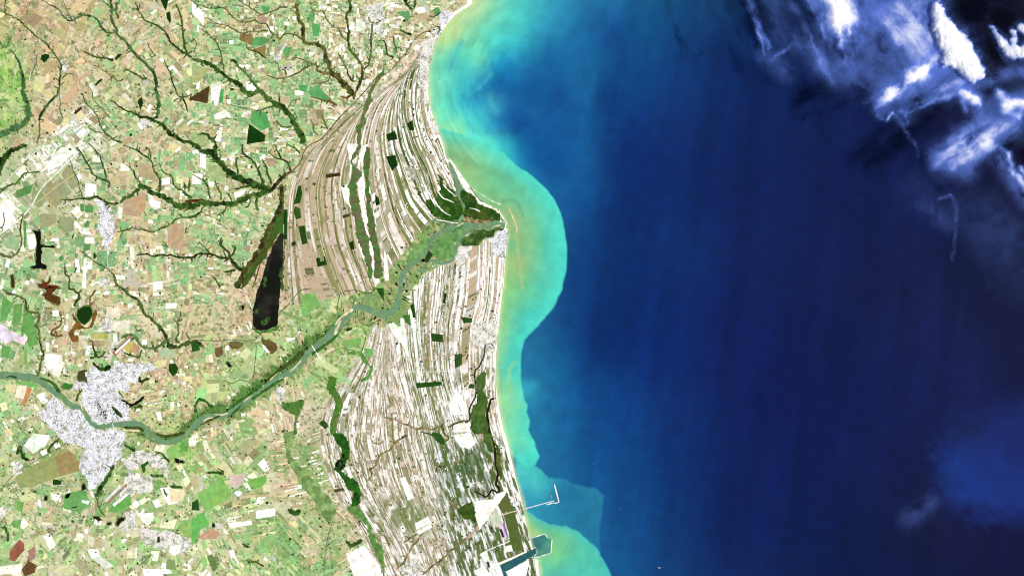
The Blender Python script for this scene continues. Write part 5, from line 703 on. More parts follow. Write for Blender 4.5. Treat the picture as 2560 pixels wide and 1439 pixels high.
for i, (lb, P, dens) in enumerate(TOWNS):
    root = empty('city' if i < 2 else 'town', P[0], label=lb, category='city' if i < 2 else 'town')
    patch('paved_ground', P, Z_ROAD - .02, (222, 220, 226) if dens == 2 else (236, 230, 216), M_road, root, amp=5, cell=5, col2=(150, 162, 122), c2=(.5, .66), c2s=6, paint=2, var=.4)
    a = np.array(P); x0, y0 = a.min(0); x1, y1 = a.max(0); sp = 2.7 if dens == 2 else 3.1
    th = rng.uniform(-.5, .5); gx, gy = np.meshgrid(np.arange(-(x1 - x0 + y1 - y0), x1 - x0 + y1 - y0, sp), np.arange(-(x1 - x0 + y1 - y0), x1 - x0 + y1 - y0, sp))
    X = (x0 + x1) / 2 + gx * math.cos(th) - gy * math.sin(th); Y = (y0 + y1) / 2 + gx * math.sin(th) + gy * math.cos(th)
    X = X.ravel() + rng.uniform(-.5, .5, X.size); Y = Y.ravel() + rng.uniform(-.5, .5, Y.size)
    k = inside(P, X, Y) & (rng.random(X.size) < (.92 if dens == 2 else .66)) & (masked(X, Y) == 2) & (fbm(X / 9, Y / 9, 500 + i, 3) > (.33 if dens == 2 else .38))
    X, Y = X[k], Y[k]; n = len(X)
    if n: boxes('rooftops', X, Y, rng.uniform(1.2, 2.3, n), rng.uniform(1.2, 2.3, n), rng.uniform(.1, .32, n), -th + rng.normal(0, .05, n), ROOFC[rng.integers(0, len(ROOFC), n)], Z_ROAD - .03, M_roof, root, kind='stuff')

# ------------------------------------------------------------------ roads, runways, bridge
ROADS = [('tan dirt road winding through the western hills', TW('A', 2.2, 2.2, 690, 650, 780, 640, 880, 630, 960, 660, 1050, 720), (225, 180, 130)), ('yellow dirt road across the grey green fields', TW('D', 1.8, 1.8, 300, 640, 440, 530, 600, 400, 760, 290, 890, 200), (235, 215, 150)), ('yellow dirt road bending south of the grey fields', TW('D', 1.8, 1.8, 430, 470, 470, 560, 550, 680, 740, 720, 780, 690, 880, 690), (235, 205, 150)),
 ('pale diagonal track beside the white bare fields', TW('D', 2.4, 2.4, -40, 460, 100, 330, 280, 150, 370, 60, 480, -40), (235, 232, 190)), ('pale straight boundary track of the diagonal fields', TW('D', 3, 3, 0, 900, 150, 790, 300, 640, 420, 440, 600, 260, 830, 40), (240, 240, 225)), ('straight grey highway through the strip town', TW('D', 1.6, 1.6, 1060, 560, 1085, 800, 1075, 1000, 1082, 1438) + TW('G', 1.6, 1.6, 1092, 60, 1108, 400, 1115, 660, 1125, 740), (215, 210, 210)),
 ('pale track along the strand plain edge', TW('E', 1.6, 1.6, 925, 400, 905, 480, 925, 560, 918, 800, 916, 1000), (235, 225, 190)), ('cream road across the eastern farmland', TW('E', 1.4, 1.4, 640, 560, 750, 640, 900, 610, 920, 600), (230, 225, 180)), ('brown canal road on the border of the strand plain', TW('C', 2.2, 2.2, 510, 370, 450, 320, 370, 340, 280, 430, 240, 500, 160, 600, 80, 690, 0, 750) + TW('B', 2.2, 2.5, 1860, 760, 1760, 880, 1640, 1010, 1540, 1110, 1440, 1220, 1340, 1340, 1280, 1400) + TW('E', 2.5, 3, 1180, 10, 1120, 80, 1080, 190, 1000, 270, 920, 340), (105, 85, 55)),
 ('thin orange road across the southern ridges', TW('I', 1.4, 1.4, 250, 700, 480, 690, 700, 665, 870, 640), (225, 190, 140)), ('pale road crossing the southern plain', TW('I', 1.6, 1.6, 0, 830, 300, 832, 500, 832, 700, 820), (225, 228, 215)), ('pale road linking the cleared lots', TW('L', 2, 2, 320, 985, 480, 910, 660, 855), (245, 235, 210)), ('tan port road running to the pier', TW('L', 2.6, 2.2, 1165, 830, 1280, 795, 1395, 768), (240, 220, 190)),
 ('pale service road north of the harbour channel', TW('L', 2.4, 2.4, 960, 1215, 1100, 1150, 1260, 1085), (248, 244, 232)), ('pale ridge road through the southern dunes', TW('L', 1.6, 1.6, 240, 620, 330, 550, 500, 470), (235, 228, 205)), ('straight track through the dune scrub', TW('L', 1.6, 1.6, 720, 550, 850, 520, 1010, 480), (240, 238, 225)), ('grey highway south west of the city', TW('J', 2, 2, 860, 130, 840, 250, 800, 380, 750, 500, 640, 590, 580, 690, 590, 790), (175, 185, 170)), ('dark edged highway along the great pasture', TW('J', 2, 2, 690, 100, 500, 200, 330, 300, 130, 430, 0, 600), (120, 130, 90)),
 ('pale straight road out of the southern suburbs', TW('J', 1.8, 1.8, 1200, 260, 1290, 390, 1270, 480, 1310, 560, 1310, 640, 1400, 700), (215, 210, 215)), ('pale lane to the south eastern corner', TW('J', 1.6, 1.6, 1360, 970, 1450, 1110, 1560, 1280, 1640, 1438), (200, 200, 180)), ('cream track across the pale pasture', TW('J', 1.6, 1.6, 530, 468, 660, 430, 790, 400), (240, 230, 180)), ('cream winding track in the southern fields', TW('J', 1.8, 1.8, 830, 1180, 880, 1120, 910, 1190, 1100, 1150, 1210, 1110, 1340, 1070), (240, 225, 180)),
 ('grey lane on the western floodplain', TW('H', 2, 2, 330, 520, 345, 640, 335, 760), (225, 220, 190)), ('dark canal beside the southern meadows', TW('K', 1.8, 1.8, 1000, 250, 1100, 370, 1200, 500, 1270, 600, 1330, 700, 1440, 830), (85, 115, 60)), ('dark straight canal in the southern strip fields', TW('K', 1.6, 1.6, 1410, 880, 1360, 1040, 1330, 1240, 1320, 1438), (90, 120, 65)), ('dark canal curving under the lagoon', TW('H', 2, 2, 870, 245, 960, 170, 1040, 70, 1090, 20, 1180, 0), (70, 95, 50)),
 ('dark winding creek on the northern floodplain', TW('H', 2, 2, 1450, 220, 1470, 100, 1500, 40, 1640, 20, 1720, 50, 1800, 40, 1840, 0), (85, 95, 50)), ('dark winding creek under the long lagoon', TW('H', 2, 2, 0, 515, 200, 525, 400, 520, 560, 525, 640, 510, 680, 460, 720, 440), (70, 105, 50)), ('dark creek looping through the floodplain', TW('H', 2, 2, 620, 860, 625, 780, 640, 650, 640, 540), (65, 110, 50)), ('dark creek below the white bank', TW('H', 2, 2, 330, 920, 400, 950, 480, 915, 560, 935, 610, 910, 625, 850, 700, 870, 750, 880, 770, 830), (95, 105, 55)),
 ('dark creek across the eastern meadows', TW('H', 2, 2, 1670, 330, 1740, 370, 1800, 360, 1860, 320, 1919, 310), (85, 110, 55)), ('dark lower creek of the eastern meadows', TW('H', 2, 2, 1390, 640, 1490, 600, 1560, 610, 1680, 640, 1720, 560, 1740, 480), (80, 120, 55))]
for lb, P, c in ROADS:
    ribbon('creek' if 'creek' in lb or ('canal' in lb and 'road' not in lb) else 'road', P, Z_ROAD, c, M_road, rough=.15, step=6, paint=False, kind='structure', label=lb, category='creek' if 'creek' in lb or ('canal' in lb and 'road' not in lb) else 'road')
airfield = empty('airfield', (300, 860), label='airfield with one white runway north of the city', category='airfield')
patch('apron', T('G', 1120, 640, 1300, 470, 1320, 490, 1150, 690), Z_ROAD, (178, 130, 105), M_road, airfield, amp=.5, paint=3); patch('runway', T('G', 1150, 640, 1300, 500, 1310, 512, 1162, 655), Z_ROAD + .03, (250, 250, 255), M_stone, airfield, amp=0, paint=0); patch('grass_edge', T('G', 1130, 610, 1270, 480, 1285, 490, 1140, 625), Z_ROAD + .02, (165, 180, 130), M_marsh, airfield, amp=.4, paint=0)
strip = empty('airstrip', (280, 1235), label='grey runway strip running out of the southern suburbs', category='airstrip')
patch('runway', T('J', 1045, 690, 1060, 660, 1190, 535, 1215, 545, 1070, 690), Z_ROAD + .03, (232, 226, 232), M_stone, strip, amp=.6, paint=3); patch('verge', T('J', 1060, 710, 1075, 690, 1265, 510, 1270, 540, 1090, 705), Z_ROAD + .02, (165, 140, 105), M_road, strip, amp=.4, paint=3)
def bridge(lb, a, b, w, n):
    root = empty('bridge', a, label=lb, category='bridge')
    ribbon('deck', [(a[0], a[1], w), ((a[0] + b[0]) / 2, (a[1] + b[1]) / 2, w), (b[0], b[1], w)], 1.75, (250, 248, 240), M_stone, root, jit=0, paint=False, step=8)
    for i in range(n):
        t = (i + .5) / n; x, y = a[0] + (b[0] - a[0]) * t, a[1] + (b[1] - a[1]) * t
        boxes('pier', np.array([x]), np.array([y]), np.array([w * .8]), np.array([.6]), np.array([.5]), math.atan2(-(b[1] - a[1]), b[0] - a[0]) + math.pi / 2, np.array([s2l((200, 195, 190))]), 1.2, M_stone, root)
bridge('thin white bridge crossing the river north of the meadow', T('H', 1192, 562)[0], T('H', 1306, 742)[0], 2.4, 7)
bridge('short pale bridge at the narrow city bend', T('G', 805, 1160)[0], T('G', 830, 1225)[0], 1.8, 3)
bridge('short pale bridge on the eastern side of the city', T('G', 1125, 1345)[0], T('G', 1140, 1410)[0], 1.6, 3)

# ------------------------------------------------------------------ the port
def bar(P, w, z, col, parent, name, **pr): return ribbon(name, [(x, y, w) for x, y in P], z, col, M_stone, parent, jit=0, paint=False, step=5, rough=.1, **pr)
pier = empty('pier', T('L', 1395, 766)[0], label='long thin white pier with an angled outer berth', category='pier')
bar(T('L', 1392, 767, 1500, 737, 1650, 696, 1702, 680), 1.9, .9, (235, 240, 238), pier, 'trestle')
bar(T('L', 1624, 722, 1660, 712, 1704, 700), 2.4, 1.0, (238, 240, 236), pier, 'berth'); bar(T('L', 1696, 682, 1706, 708, 1752, 696), 2.2, 1.0, (240, 240, 238), pier, 'elbow')
bar(T('L', 1750, 698, 1735, 640, 1722, 590, 1704, 518), 3.2, 1.05, (245, 240, 238), pier, 'breakwater')
for i, (x, y) in enumerate(T('L', 1440, 753, 1490, 740, 1540, 726, 1590, 712, 1640, 698)):
    boxes('pile', np.array([x]), np.array([y]), np.array([1.4]), np.array([1.0]), np.array([1.1]), 0.26, np.array([s2l((170, 175, 175))]), -.2, M_stone, pier)
for lb, P in [('angled northern breakwater of the harbour basin', T('L', 1456, 1060, 1530, 1038, 1604, 1016, 1632, 1052)), ('bent eastern breakwater of the harbour basin', T('L', 1680, 1070, 1673, 1140, 1665, 1202, 1600, 1226, 1550, 1241, 1480, 1254)), ('inner mole on the south side of the harbour channel', T('L', 1522, 1212, 1450, 1250, 1372, 1300)), ('inner mole on the north side of the harbour channel', T('L', 1518, 1148, 1460, 1178, 1415, 1200))]:
    ribbon('breakwater', [(x, y, 2.0) for x, y in P], .7, (250, 248, 240), M_stone, jit=.1, paint=False, step=2.5, zamp=.25, rough=.25, label=lb, category='breakwater')
patch('harbour_channel', T('L', 1515, 1152, 1420, 1202, 1300, 1262, 1162, 1325, 1176, 1370, 1205, 1450, 1240, 1450, 1215, 1385, 1290, 1352, 1375, 1300, 1450, 1255, 1522, 1212), Z_W, (40, 98, 102), M_river, amp=0, cell=5, col2=(58, 122, 118), c2s=25, kind='structure', label='dark teal dredged channel leading inland from the harbour', category='channel')
for lb, P, c in [('white quay along the north side of the channel', T('L', 1050, 1310, 1150, 1300, 1420, 1185, 1420, 1200, 1300, 1256, 1162, 1322, 1060, 1345), (255, 246, 232)), ('white reclaimed quay south of the channel', T('L', 1222, 1388, 1290, 1358, 1375, 1308, 1440, 1270, 1450, 1300, 1420, 1438, 1250, 1450), (255, 250, 240)), ('pale quay block west of the dredged channel', T('L', 1060, 1350, 1158, 1330, 1200, 1450, 1110, 1450), (252, 248, 246))]:
    patch('quay', P, Z_ROAD, c, M_stone, amp=.4, paint=3, label=lb, category='quay')
patch('dark_tank_pad', T('L', 1030, 1290, 1050, 1290, 1062, 1345, 1040, 1345), Z_T, (52, 50, 70), M_road, amp=.2, paint=0, label='small dark pad beside the northern quay', category='pad')
for lb, P in [('first black stockpile of four on the lilac yard', T('L', 1155, 968, 1178, 962, 1184, 985, 1161, 992)), ('second black stockpile on the lilac yard', T('L', 1163, 990, 1186, 984, 1191, 1005, 1168, 1012)), ('third black stockpile on the lilac yard', T('L', 1170, 1012, 1194, 1005, 1199, 1025, 1176, 1032)), ('lowest black stockpile on the lilac yard', T('L', 1178, 1032, 1201, 1026, 1206, 1044, 1184, 1050))]:
    patch('stockpile', P, Z_T, (40, 34, 44), M_road, amp=.2, zamp=.5, cell=2, paint=0, label=lb, category='stockpile', group='stockpiles on the lilac yard')
patch('processing_plant', T('L', 1188, 900, 1200, 912, 1246, 1035, 1232, 1042, 1196, 960), Z_T, (150, 110, 170), M_road, amp=.3, paint=0, label='violet processing strip beside the stockpiles', category='plant')
for q in range(16):                             # sheds in two rows on the quay block
    x, y = T('L', 1092 + 17 * (q % 2) + 4.2 * (q // 2), 1362 + 8.6 * (q // 2))[0]
    boxes('warehouse', np.array([x]), np.array([y]), np.array([random.uniform(2.2, 3.2)]), np.array([1.2]), np.array([random.uniform(.4, .8)]), -.45, ROOFC[[random.randrange(16, len(ROOFC))]], Z_ROAD - .02, M_roof, label='small grey shed in the rows on the pale quay block', category='warehouse', group='sheds on the quay block')
def ship(lb, x, y, L, ang, hull, deck):
    root = bpy.data.objects.new('ship', None); COL.objects.link(root); root.location = (x - 1280, 719.5 - y, 0); root.rotation_euler = (0, 0, ang)
    root['label'] = lb; root['category'] = 'ship'; root['group'] = 'ships at sea'
    b = L / 5.5; pl = [(-.5 * L, -.42 * b), (-.46 * L, -.5 * b), (.3 * L, -.5 * b), (.44 * L, -.3 * b), (.5 * L, 0), (.44 * L, .3 * b), (.3 * L, .5 * b), (-.46 * L, .5 * b), (-.5 * L, .42 * b)]
    n = len(pl); V = [(px * .94, py * .8, -.05) for px, py in pl] + [(px, py, .55) for px, py in pl]
    F = [(i, (i + 1) % n, n + (i + 1) % n, n + i) for i in range(n)] + [tuple(range(n, 2 * n))]
    link('hull', newmesh('hull', V, F, np.tile(alb(hull), (2 * n, 1)), False, M_roof), root)
    def bx(name, x0, x1, y0, y1, z0, z1, c):
        V = [(x0, y0, z0), (x1, y0, z0), (x1, y1, z0), (x0, y1, z0), (x0, y0, z1), (x1, y0, z1), (x1, y1, z1), (x0, y1, z1)]
        link(name, newmesh(name, V, BOXF, np.tile(alb(c), (8, 1)), False, M_roof), root)
    bx('wheelhouse', -.45 * L, -.33 * L, -.4 * b, .4 * b, .55, 1.1, (250, 250, 250)); bx('funnel', -.48 * L, -.455 * L, -.12 * b, .12 * b, .55, 1.2, hull)
    for i in range(4): bx('hatch', (-.26 + .15 * i) * L, (-.14 + .15 * i) * L, -.34 * b, .34 * b, .55, .66, deck)
ship('red hulled ship moored inside the pier elbow', T('L', 1677, 655)[0][0], T('L', 1677, 655)[0][1], 13, math.radians(-72), (120, 62, 62), (205, 190, 185))
ship('lone white ship in the dark blue southern water', 1648.5, 1418, 7, math.radians(0), (240, 240, 240), (255, 255, 255))
ship('small bright boat south of the long pier', 1343, 1266, 2.6, math.radians(95), (235, 245, 245), (255, 255, 255))
ship('tiny boat north east of the teal patch', 1485, 1160, 2.2, math.radians(30), (220, 235, 245), (255, 255, 255)); ship('tiny boat east of the teal patch', 1551, 1270, 2.2, math.radians(70), (220, 235, 245), (255, 255, 255)); ship('tiny boat near the beach lagoon shore', 1348, 1095, 2.4, math.radians(20), (235, 240, 240), (255, 255, 255))

# ------------------------------------------------------------------ ridges of the strand plains
def resample(P, n=200):
    Q = catmull([(a, b) for a, b in P], 4); d = np.concatenate([[0], np.cumsum(np.hypot(*np.diff(Q, axis=0).T))]); t = np.linspace(0, d[-1], n)
    return np.stack([np.interp(t, d, Q[:, 0]), np.interp(t, d, Q[:, 1])], 1)
NG = [[(1085, 85), (1010, 180), (940, 235), (880, 275), (810, 338), (755, 395), (724, 470), (713, 560), (711, 680), (712, 765)],
      [(1087, 88), (1022, 180), (950, 238), (900, 275), (845, 330), (800, 385), (770, 470), (773, 560), (785, 620), (810, 690), (835, 745)],
      [(1088, 92), (1030, 180), (965, 222), (925, 255), (900, 310), (882, 395), (874, 455), (883, 530), (892, 600), (915, 665), (935, 722)],
      [(1088, 95), (1036, 165), (1000, 212), (967, 262), (947, 320), (941, 370), (950, 450), (962, 510), (980, 570), (1010, 632)],
      [(1088, 98), (1045, 140), (1020, 178), (995, 237), (985, 300), (990, 357), (1008, 410), (1026, 460), (1047, 502), (1085, 545)],
      [(1088, 100), (1055, 125), (1030, 165), (1011, 225), (1012, 287), (1027, 337), (1040, 375), (1067, 430), (1083, 485), (1102, 520), (1130, 542)],
      [(1089, 102), (1068, 130), (1050, 170), (1042, 225), (1043, 282), (1057, 345), (1074, 375), (1100, 425), (1120, 460), (1137, 490)],
      [(1090, 104), (1078, 140), (1070, 190), (1069, 240), (1076, 288), (1091, 330), (1106, 370), (1113, 395), (1124, 425), (1134, 450)]]
SG = [[(935, 800), (905, 880), (865, 940), (822, 1000), (800, 1080), (815, 1170), (850, 1255), (905, 1340), (958, 1450)],
      [(972, 805), (985, 840), (994, 920), (1015, 995), (1032, 1045), (1040, 1105), (1060, 1180), (1080, 1235), (1110, 1305), (1135, 1367), (1158, 1450)],
      [(1062, 682), (1052, 795), (1058, 895), (1067, 970), (1085, 1035), (1098, 1105), (1122, 1192), (1150, 1258), (1175, 1330), (1202, 1450)],
      [(1135, 650), (1128, 745), (1115, 820), (1120, 920), (1135, 982), (1155, 1045), (1185, 1117), (1213, 1200), (1235, 1255), (1260, 1330), (1292, 1450)],
      [(1205, 600), (1200, 745), (1183, 820), (1178, 920), (1180, 1000), (1195, 1060), (1228, 1130), (1247, 1200), (1272, 1255), (1292, 1320), (1310, 1380), (1322, 1450)],
      [(1264, 590), (1262, 660), (1256, 730), (1246, 820), (1240, 920), (1243, 1020), (1254, 1080), (1272, 1150), (1290, 1205), (1306, 1265), (1316, 1310), (1330, 1365), (1344, 1450)]]
PW, PC, PP, PT, PO, PG, PD = (255, 252, 244), (247, 236, 220), (228, 202, 180), (204, 182, 148), (150, 150, 92), (112, 130, 64), (66, 94, 36)
NPAL = [[PT, PO, PG, PP, PO, PT, PG, PC, PT], [PT, PP, PC, PO, PT, PG, PP, PO], [PC, PW, PP, PG, PT, PC, PW], [PG, PW, PD, PT, PC, PG, PP, PO], [PW, PD, PG, PC, PG, PT, PD, PO, PW], [PW, PD, PC, PG, PT, PD, PW, PO], [PW, PC, PD, PW, PT, PG, PP]]
SPAL = [[PP, PC, PO, PW, PP, PG, PT, PC, PT], [PW, PO, PC, PG, PT, PW, PP], [PT, PO, PC, PG, PW, PD, PT, PO], [PT, PC, PG, PO, PW, PD, PP], [PW, PC, PG, PW, PT]]
def scrub_s(x, y):                               # greener low dunes in the south
    return np.clip(smooth(1060, 1140, y) * smooth(1050, 1110, x - .14 * (y - 1100)), 0, 1)
def ridges(label, G, pal, sd, scrub=False):
    R = [resample(g, 330 if scrub else 200) for g in G]; n = len(R[0]); root = empty('strand_plain', G[0][0], kind='structure', label=label, category='ridge plain')
    segs = []
    for gi in range(len(G) - 1):
        a, b = R[gi], R[gi + 1]; wmid = np.median(np.hypot(*(b - a).T)); k = max(4, int(wmid / (1.9 if scrub else 2.3)))
        cut = np.cumsum(rng.lognormal(0, .7, k)); cut = np.concatenate([[0], cut / cut[-1]])
        for j in range(k):
            ci = random.randrange(len(pal[gi])); v = 0
            while v < n - 6:
                L = int(rng.choice([14, 26, 50, 90, 150]) * (1.6 if scrub else 1.2) * rng.uniform(.7, 1.3)); e = min(v + L, n - 1)
                if n - 1 - e < 10: e = n - 1
                segs.append((gi, cut[j], cut[j + 1], v, e, pal[gi][ci])); v = e
                if random.random() < .55: ci = random.randrange(len(pal[gi]))
    built = []
    for si, (gi, f0, f1, v0, v1, col) in enumerate(segs):
        a, b = R[gi][v0:v1 + 1], R[gi + 1][v0:v1 + 1]; m = len(a); rows = []
        g = .012
        fr = (6 if scrub else 2) * (rng.random() if gi == 0 and f0 < .12 else 0); v0_ = int(fr * 3)
        if m - 2 * v0_ > 8: a, b = a[v0_:m - v0_], b[v0_:m - v0_]; m = len(a)
        for f in (f0 + g * (f1 - f0), (f0 + f1) / 2, f1 - g * (f1 - f0)): rows.append(a + (b - a) * f)
        Pm = rows[1]
        if (masked(Pm[:, 0], Pm[:, 1]) > 0).mean() > .92: continue
        ww = np.hypot(*(rows[2] - rows[0]).T)
        V = np.zeros((m, 3, 3)); C = np.zeros((m, 3, 3))
        for q in range(3):
            x, y = rows[q][:, 0], rows[q][:, 1]
            wob = 1.0 * (fbm(x / 10, y / 22, sd + 3, 2) - .5)
            V[:, q, :2] = W(np.stack([x + wob, y], 1)); V[:, q, 2] = Z_R + (.03 if q == 1 else 0) + .0004 * (len(built) % 5)
            c = np.tile(s2l(col), (m, 1)); d = s2l(PD); w = s2l(PW)
            vv = np.arange(m) * 1.0; t1 = fbm(vv / 16 + si * 3.7, np.full(m, si * 5.3), sd + 11, 3); t2 = fbm(vv / 2.2 + si * 9.1, np.full(m, si * 2.9), sd + 13, 2)
            c = c + (w - c) * (smooth(.58, .8, t1) * .6)[:, None]; c = c + (s2l(PT if gi % 2 else PP) - c) * (smooth(.6, .8, 1 - t1) * .5)[:, None]
            c = c + (d - c) * (smooth(.72, .82, t2) * .85)[:, None]; dn = fbm(vv / 12 + si * 6.1, np.full(m, si * 1.9), sd + 37, 3)
            if not scrub: c = c + (s2l(PO) - c) * (smooth(.54, .64, dn) * .7)[:, None]
            if scrub:
                dsh = fbm(vv / 9 + si * 4.3, np.full(m, si * 7.7), sd + 29, 3); c = c + (s2l((124, 130, 72)) - c) * (smooth(.53, .62, dsh) * .7 * smooth(720, 960, y) * (1 - smooth(1235, 1255, x - .25 * np.maximum(y - 1080, 0))))[:, None]; c = c + (w - c) * (smooth(.54, .66, 1 - dsh) * .7)[:, None]
                s_ = scrub_s(x, y); t3 = fbm((x - .3 * y) / 6, y / 22, sd + 17, 4)
                c = c + (s2l((88, 112, 52)) - c) * (s_ * smooth(.44, .56, t3) * .95)[:, None]; c = c + (s2l((240, 248, 250)) - c) * (s_ * smooth(.42, .34, t3) * .6 if False else s_ * (1 - smooth(.34, .44, t3)) * .7)[:, None]
            if scrub:
                md = np.exp(-(((x - 1020) / 66) ** 2 + ((y - 1285 - .3 * (x - 1020)) / 52) ** 2) ** 1.5) * smooth(.3, .55, fbm(x / 12, y / 30, sd + 19, 3)); c = c + (s2l((122, 138, 74)) - c) * (md * .95)[:, None]
                ms = np.exp(-(((x - 1175) / 60) ** 2 + ((y - 1180) / 75) ** 2) ** 1.5) * smooth(.38, .52, fbm((x - .3 * y) / 10, y / 26, sd + 23, 4)); c = c + (s2l((70, 102, 48)) - c) * (ms * .85)[:, None]
            if scrub: c = c + (s2l(PW) - c) * (np.exp(-(((x - 1145) / 34) ** 2 + ((y - 1015) / 46) ** 2) ** 1.5) * smooth(.3, .5, fbm((x - .2 * y) / 7, y / 30, sd + 43, 3)) * .95)[:, None]
            C[:, q] = c
        built.append((float(ww.mean() * m), V.reshape(-1, 3), gridfaces(m, 3)[:, ::-1], C.reshape(-1, 3)))
    built.sort(key=lambda t: -t[0])
    for _, V, F, C in built[:280]: link('beach_ridge', newmesh('beach_ridge', V, F, FC(C), True, M_ridge), root)
    if built[280:]:
        Vs, Fs, Cs, o = [], [], [], 0
        for _, V, F, C in built[280:]: Vs.append(V); Fs.append(F + o); Cs.append(C); o += len(V)
        link('beach_ridges', newmesh('beach_ridges', np.concatenate(Vs), np.concatenate(Fs), FC(np.concatenate(Cs)), True, M_ridge), root, kind='stuff')
    return root
ridges('northern plain of curved white, tan and green beach ridges', NG, NPAL, 900)
south = ridges('southern plain of straighter white and brown beach ridges', SG, SPAL, 950, True)

# ------------------------------------------------------------------ the ordinary fields
FG, FG2, FLG, FY, FTN, FBR, FDK, FPK, FWH, FOL = (128, 188, 118), (108, 176, 108), (160, 205, 135), (206, 216, 155), (206, 188, 140), (172, 152, 104), (104, 144, 78), (212, 182, 150), (250, 245, 228), (160, 174, 112)
ZONES = [([(60, 400), (150, 310), (220, 250), (270, 320), (200, 380), (130, 440)], -38, 14, 6, .9, 4, [FWH, FWH, FWH, (225, 240, 240), (238, 240, 225), FLG, (215, 230, 220)]), # outline, angle in degrees, parcel length, parcel width, share kept, warp, colours
 ([(-60, -40), (250, -40), (230, 150), (180, 300), (130, 350), (-60, 370)], 35, 26, 17, .7, 26, [(210, 174, 134), (202, 166, 126), (216, 188, 146), (190, 176, 118), (205, 198, 138), (186, 158, 112), (192, 184, 124), (226, 204, 162)]),
 ([(240, -40), (480, -40), (480, 380), (180, 400), (140, 340), (190, 280), (230, 150)], -38, 20, 11, .78, 12, [FG, FTN, FTN, FTN, FOL, FLG, FWH, FY, FBR, FPK, (180, 178, 122)]),
 ([(480, -40), (800, -40), (790, 120), (820, 330), (740, 400), (480, 400)], 3, 14, 9.5, .92, 8, [FG, FG, FG2, FG2, FLG, FTN, FWH, FWH, FY, FBR, FOL, FDK, FG]),
 ([(780, -40), (1170, -40), (1075, 80), (1000, 180), (900, 260), (830, 320), (800, 200)], 8, 11, 6, .88, 9, [FG, FG2, FWH, FWH, FWH, FTN, FY, FLG, FBR, FDK, FOL]),
 ([(480, 380), (760, 360), (735, 420), (690, 560), (640, 650), (570, 760), (480, 760)], 14, 12.5, 8.5, .92, 8, [FG, FG2, FG, FLG, FLG, FWH, FTN, FOL, FBR, FY, FG2]),
 ([(200, 380), (480, 380), (480, 560), (280, 640), (200, 560)], 2, 17, 11, .88, 7, [FTN, FTN, FG, FLG, FOL, FWH, FPK, FY, FG2]),
 ([(-60, 400), (210, 400), (210, 560), (140, 640), (-60, 650)], -40, 34, 16, .6, 5, [(172, 182, 135), (160, 175, 125), (180, 190, 150), FG, FOL, FWH]),
 ([(60, 570), (480, 570), (480, 900), (360, 910), (110, 930), (110, 720), (60, 680)], 1, 17, 9.5, .84, 7, [FTN, FTN, FPK, FG, FLG, FWH, FWH, FY, FBR, FOL, FG2]),
 ([(-60, 640), (110, 640), (110, 930), (-60, 925)], 22, 22, 14, .7, 8, [FG2, FG, FG, (105, 165, 90), FLG, FWH, FOL]),
 ([(300, 890), (600, 830), (600, 900), (480, 960), (480, 1050), (330, 1050)], -8, 11, 6, .72, 8, [FTN, FPK, FBR, FY, FOL, FWH, FLG, FPK]),
 ([(480, 830), (720, 850), (720, 900), (660, 950), (480, 1050)], 10, 40, 24, .6, 24, [(190, 205, 135), (175, 200, 125), FLG, FY, FG, FOL, (185, 205, 130)]),
 ([(720, 740), (960, 740), (930, 900), (880, 950), (760, 960), (720, 850)], 24, 44, 20, .6, 26, [(182, 202, 130), (150, 190, 108), FLG, FG, FY, FOL, (140, 190, 105)]),
 ([(-60, 940), (110, 960), (150, 1010), (150, 1060), (100, 1150), (-60, 1200)], -20, 20, 13, .65, 12, [FY, FLG, FTN, FWH, FG, FOL]),
 ([(-60, 1150), (480, 1090), (480, 1480), (-60, 1480)], -25, 22, 13, .74, 30, [(198, 208, 146), (172, 200, 126), (146, 192, 114), (212, 210, 162), (232, 226, 190), (180, 180, 124), (126, 182, 102), (248, 242, 214), (198, 180, 134), (255, 252, 244), (112, 150, 80), (160, 160, 100)]),
 ([(470, 1090), (670, 1050), (670, 1290), (700, 1480), (470, 1480)], -32, 26, 10, .74, 24, [(198, 208, 146), (172, 200, 126), (146, 192, 114), (212, 210, 162), (232, 226, 190), (180, 180, 124), (126, 182, 102), (248, 242, 214), (198, 180, 134), (255, 252, 244), (112, 150, 80), (160, 160, 100)]),
 ([(480, 1050), (700, 960), (680, 1080), (480, 1110)], 10, 14, 8, .65, 12, [FY, FTN, FLG, FWH, FPK, FOL]),
 ([(665, 960), (780, 960), (740, 1110), (770, 1240), (720, 1300), (670, 1220)], -6, 22, 4, .7, 6, [FPK, FPK, FTN, (218, 190, 165), FWH, FOL]),
 ([(700, 1290), (960, 1290), (960, 1480), (700, 1480)], 55, 22, 6, .66, 14, [FLG, FG, FOL, FTN, FY, FG2, FPK]),
 ([(770, 1080), (890, 1080), (890, 1290), (780, 1290)], -14, 20, 3.5, .6, 5, [FPK, FTN, FBR, FWH, FOL, FPK]),
 ([(560, 770), (640, 720), (640, 830), (560, 850)], 65, 22, 5, .6, 5, [FPK, FTN, FPK, FWH, FOL])]
parcels = []
def split(x0, y0, x1, y1, L, w, out):
    a, b = x1 - x0, y1 - y0
    tl = L * math.exp(random.gauss(0, .5)); tw = w * math.exp(random.gauss(0, .5))
    if a <= tl * 1.25 and b <= tw * 1.25: out.append((x0, y0, x1, y1)); return
    if a / tl > b / tw: c = x0 + a * random.uniform(.35, .65); split(x0, y0, c, y1, L, w, out); split(c, y0, x1, y1, L, w, out)
    else: c = y0 + b * random.uniform(.35, .65); split(x0, y0, x1, c, L, w, out); split(x0, c, x1, y1, L, w, out)
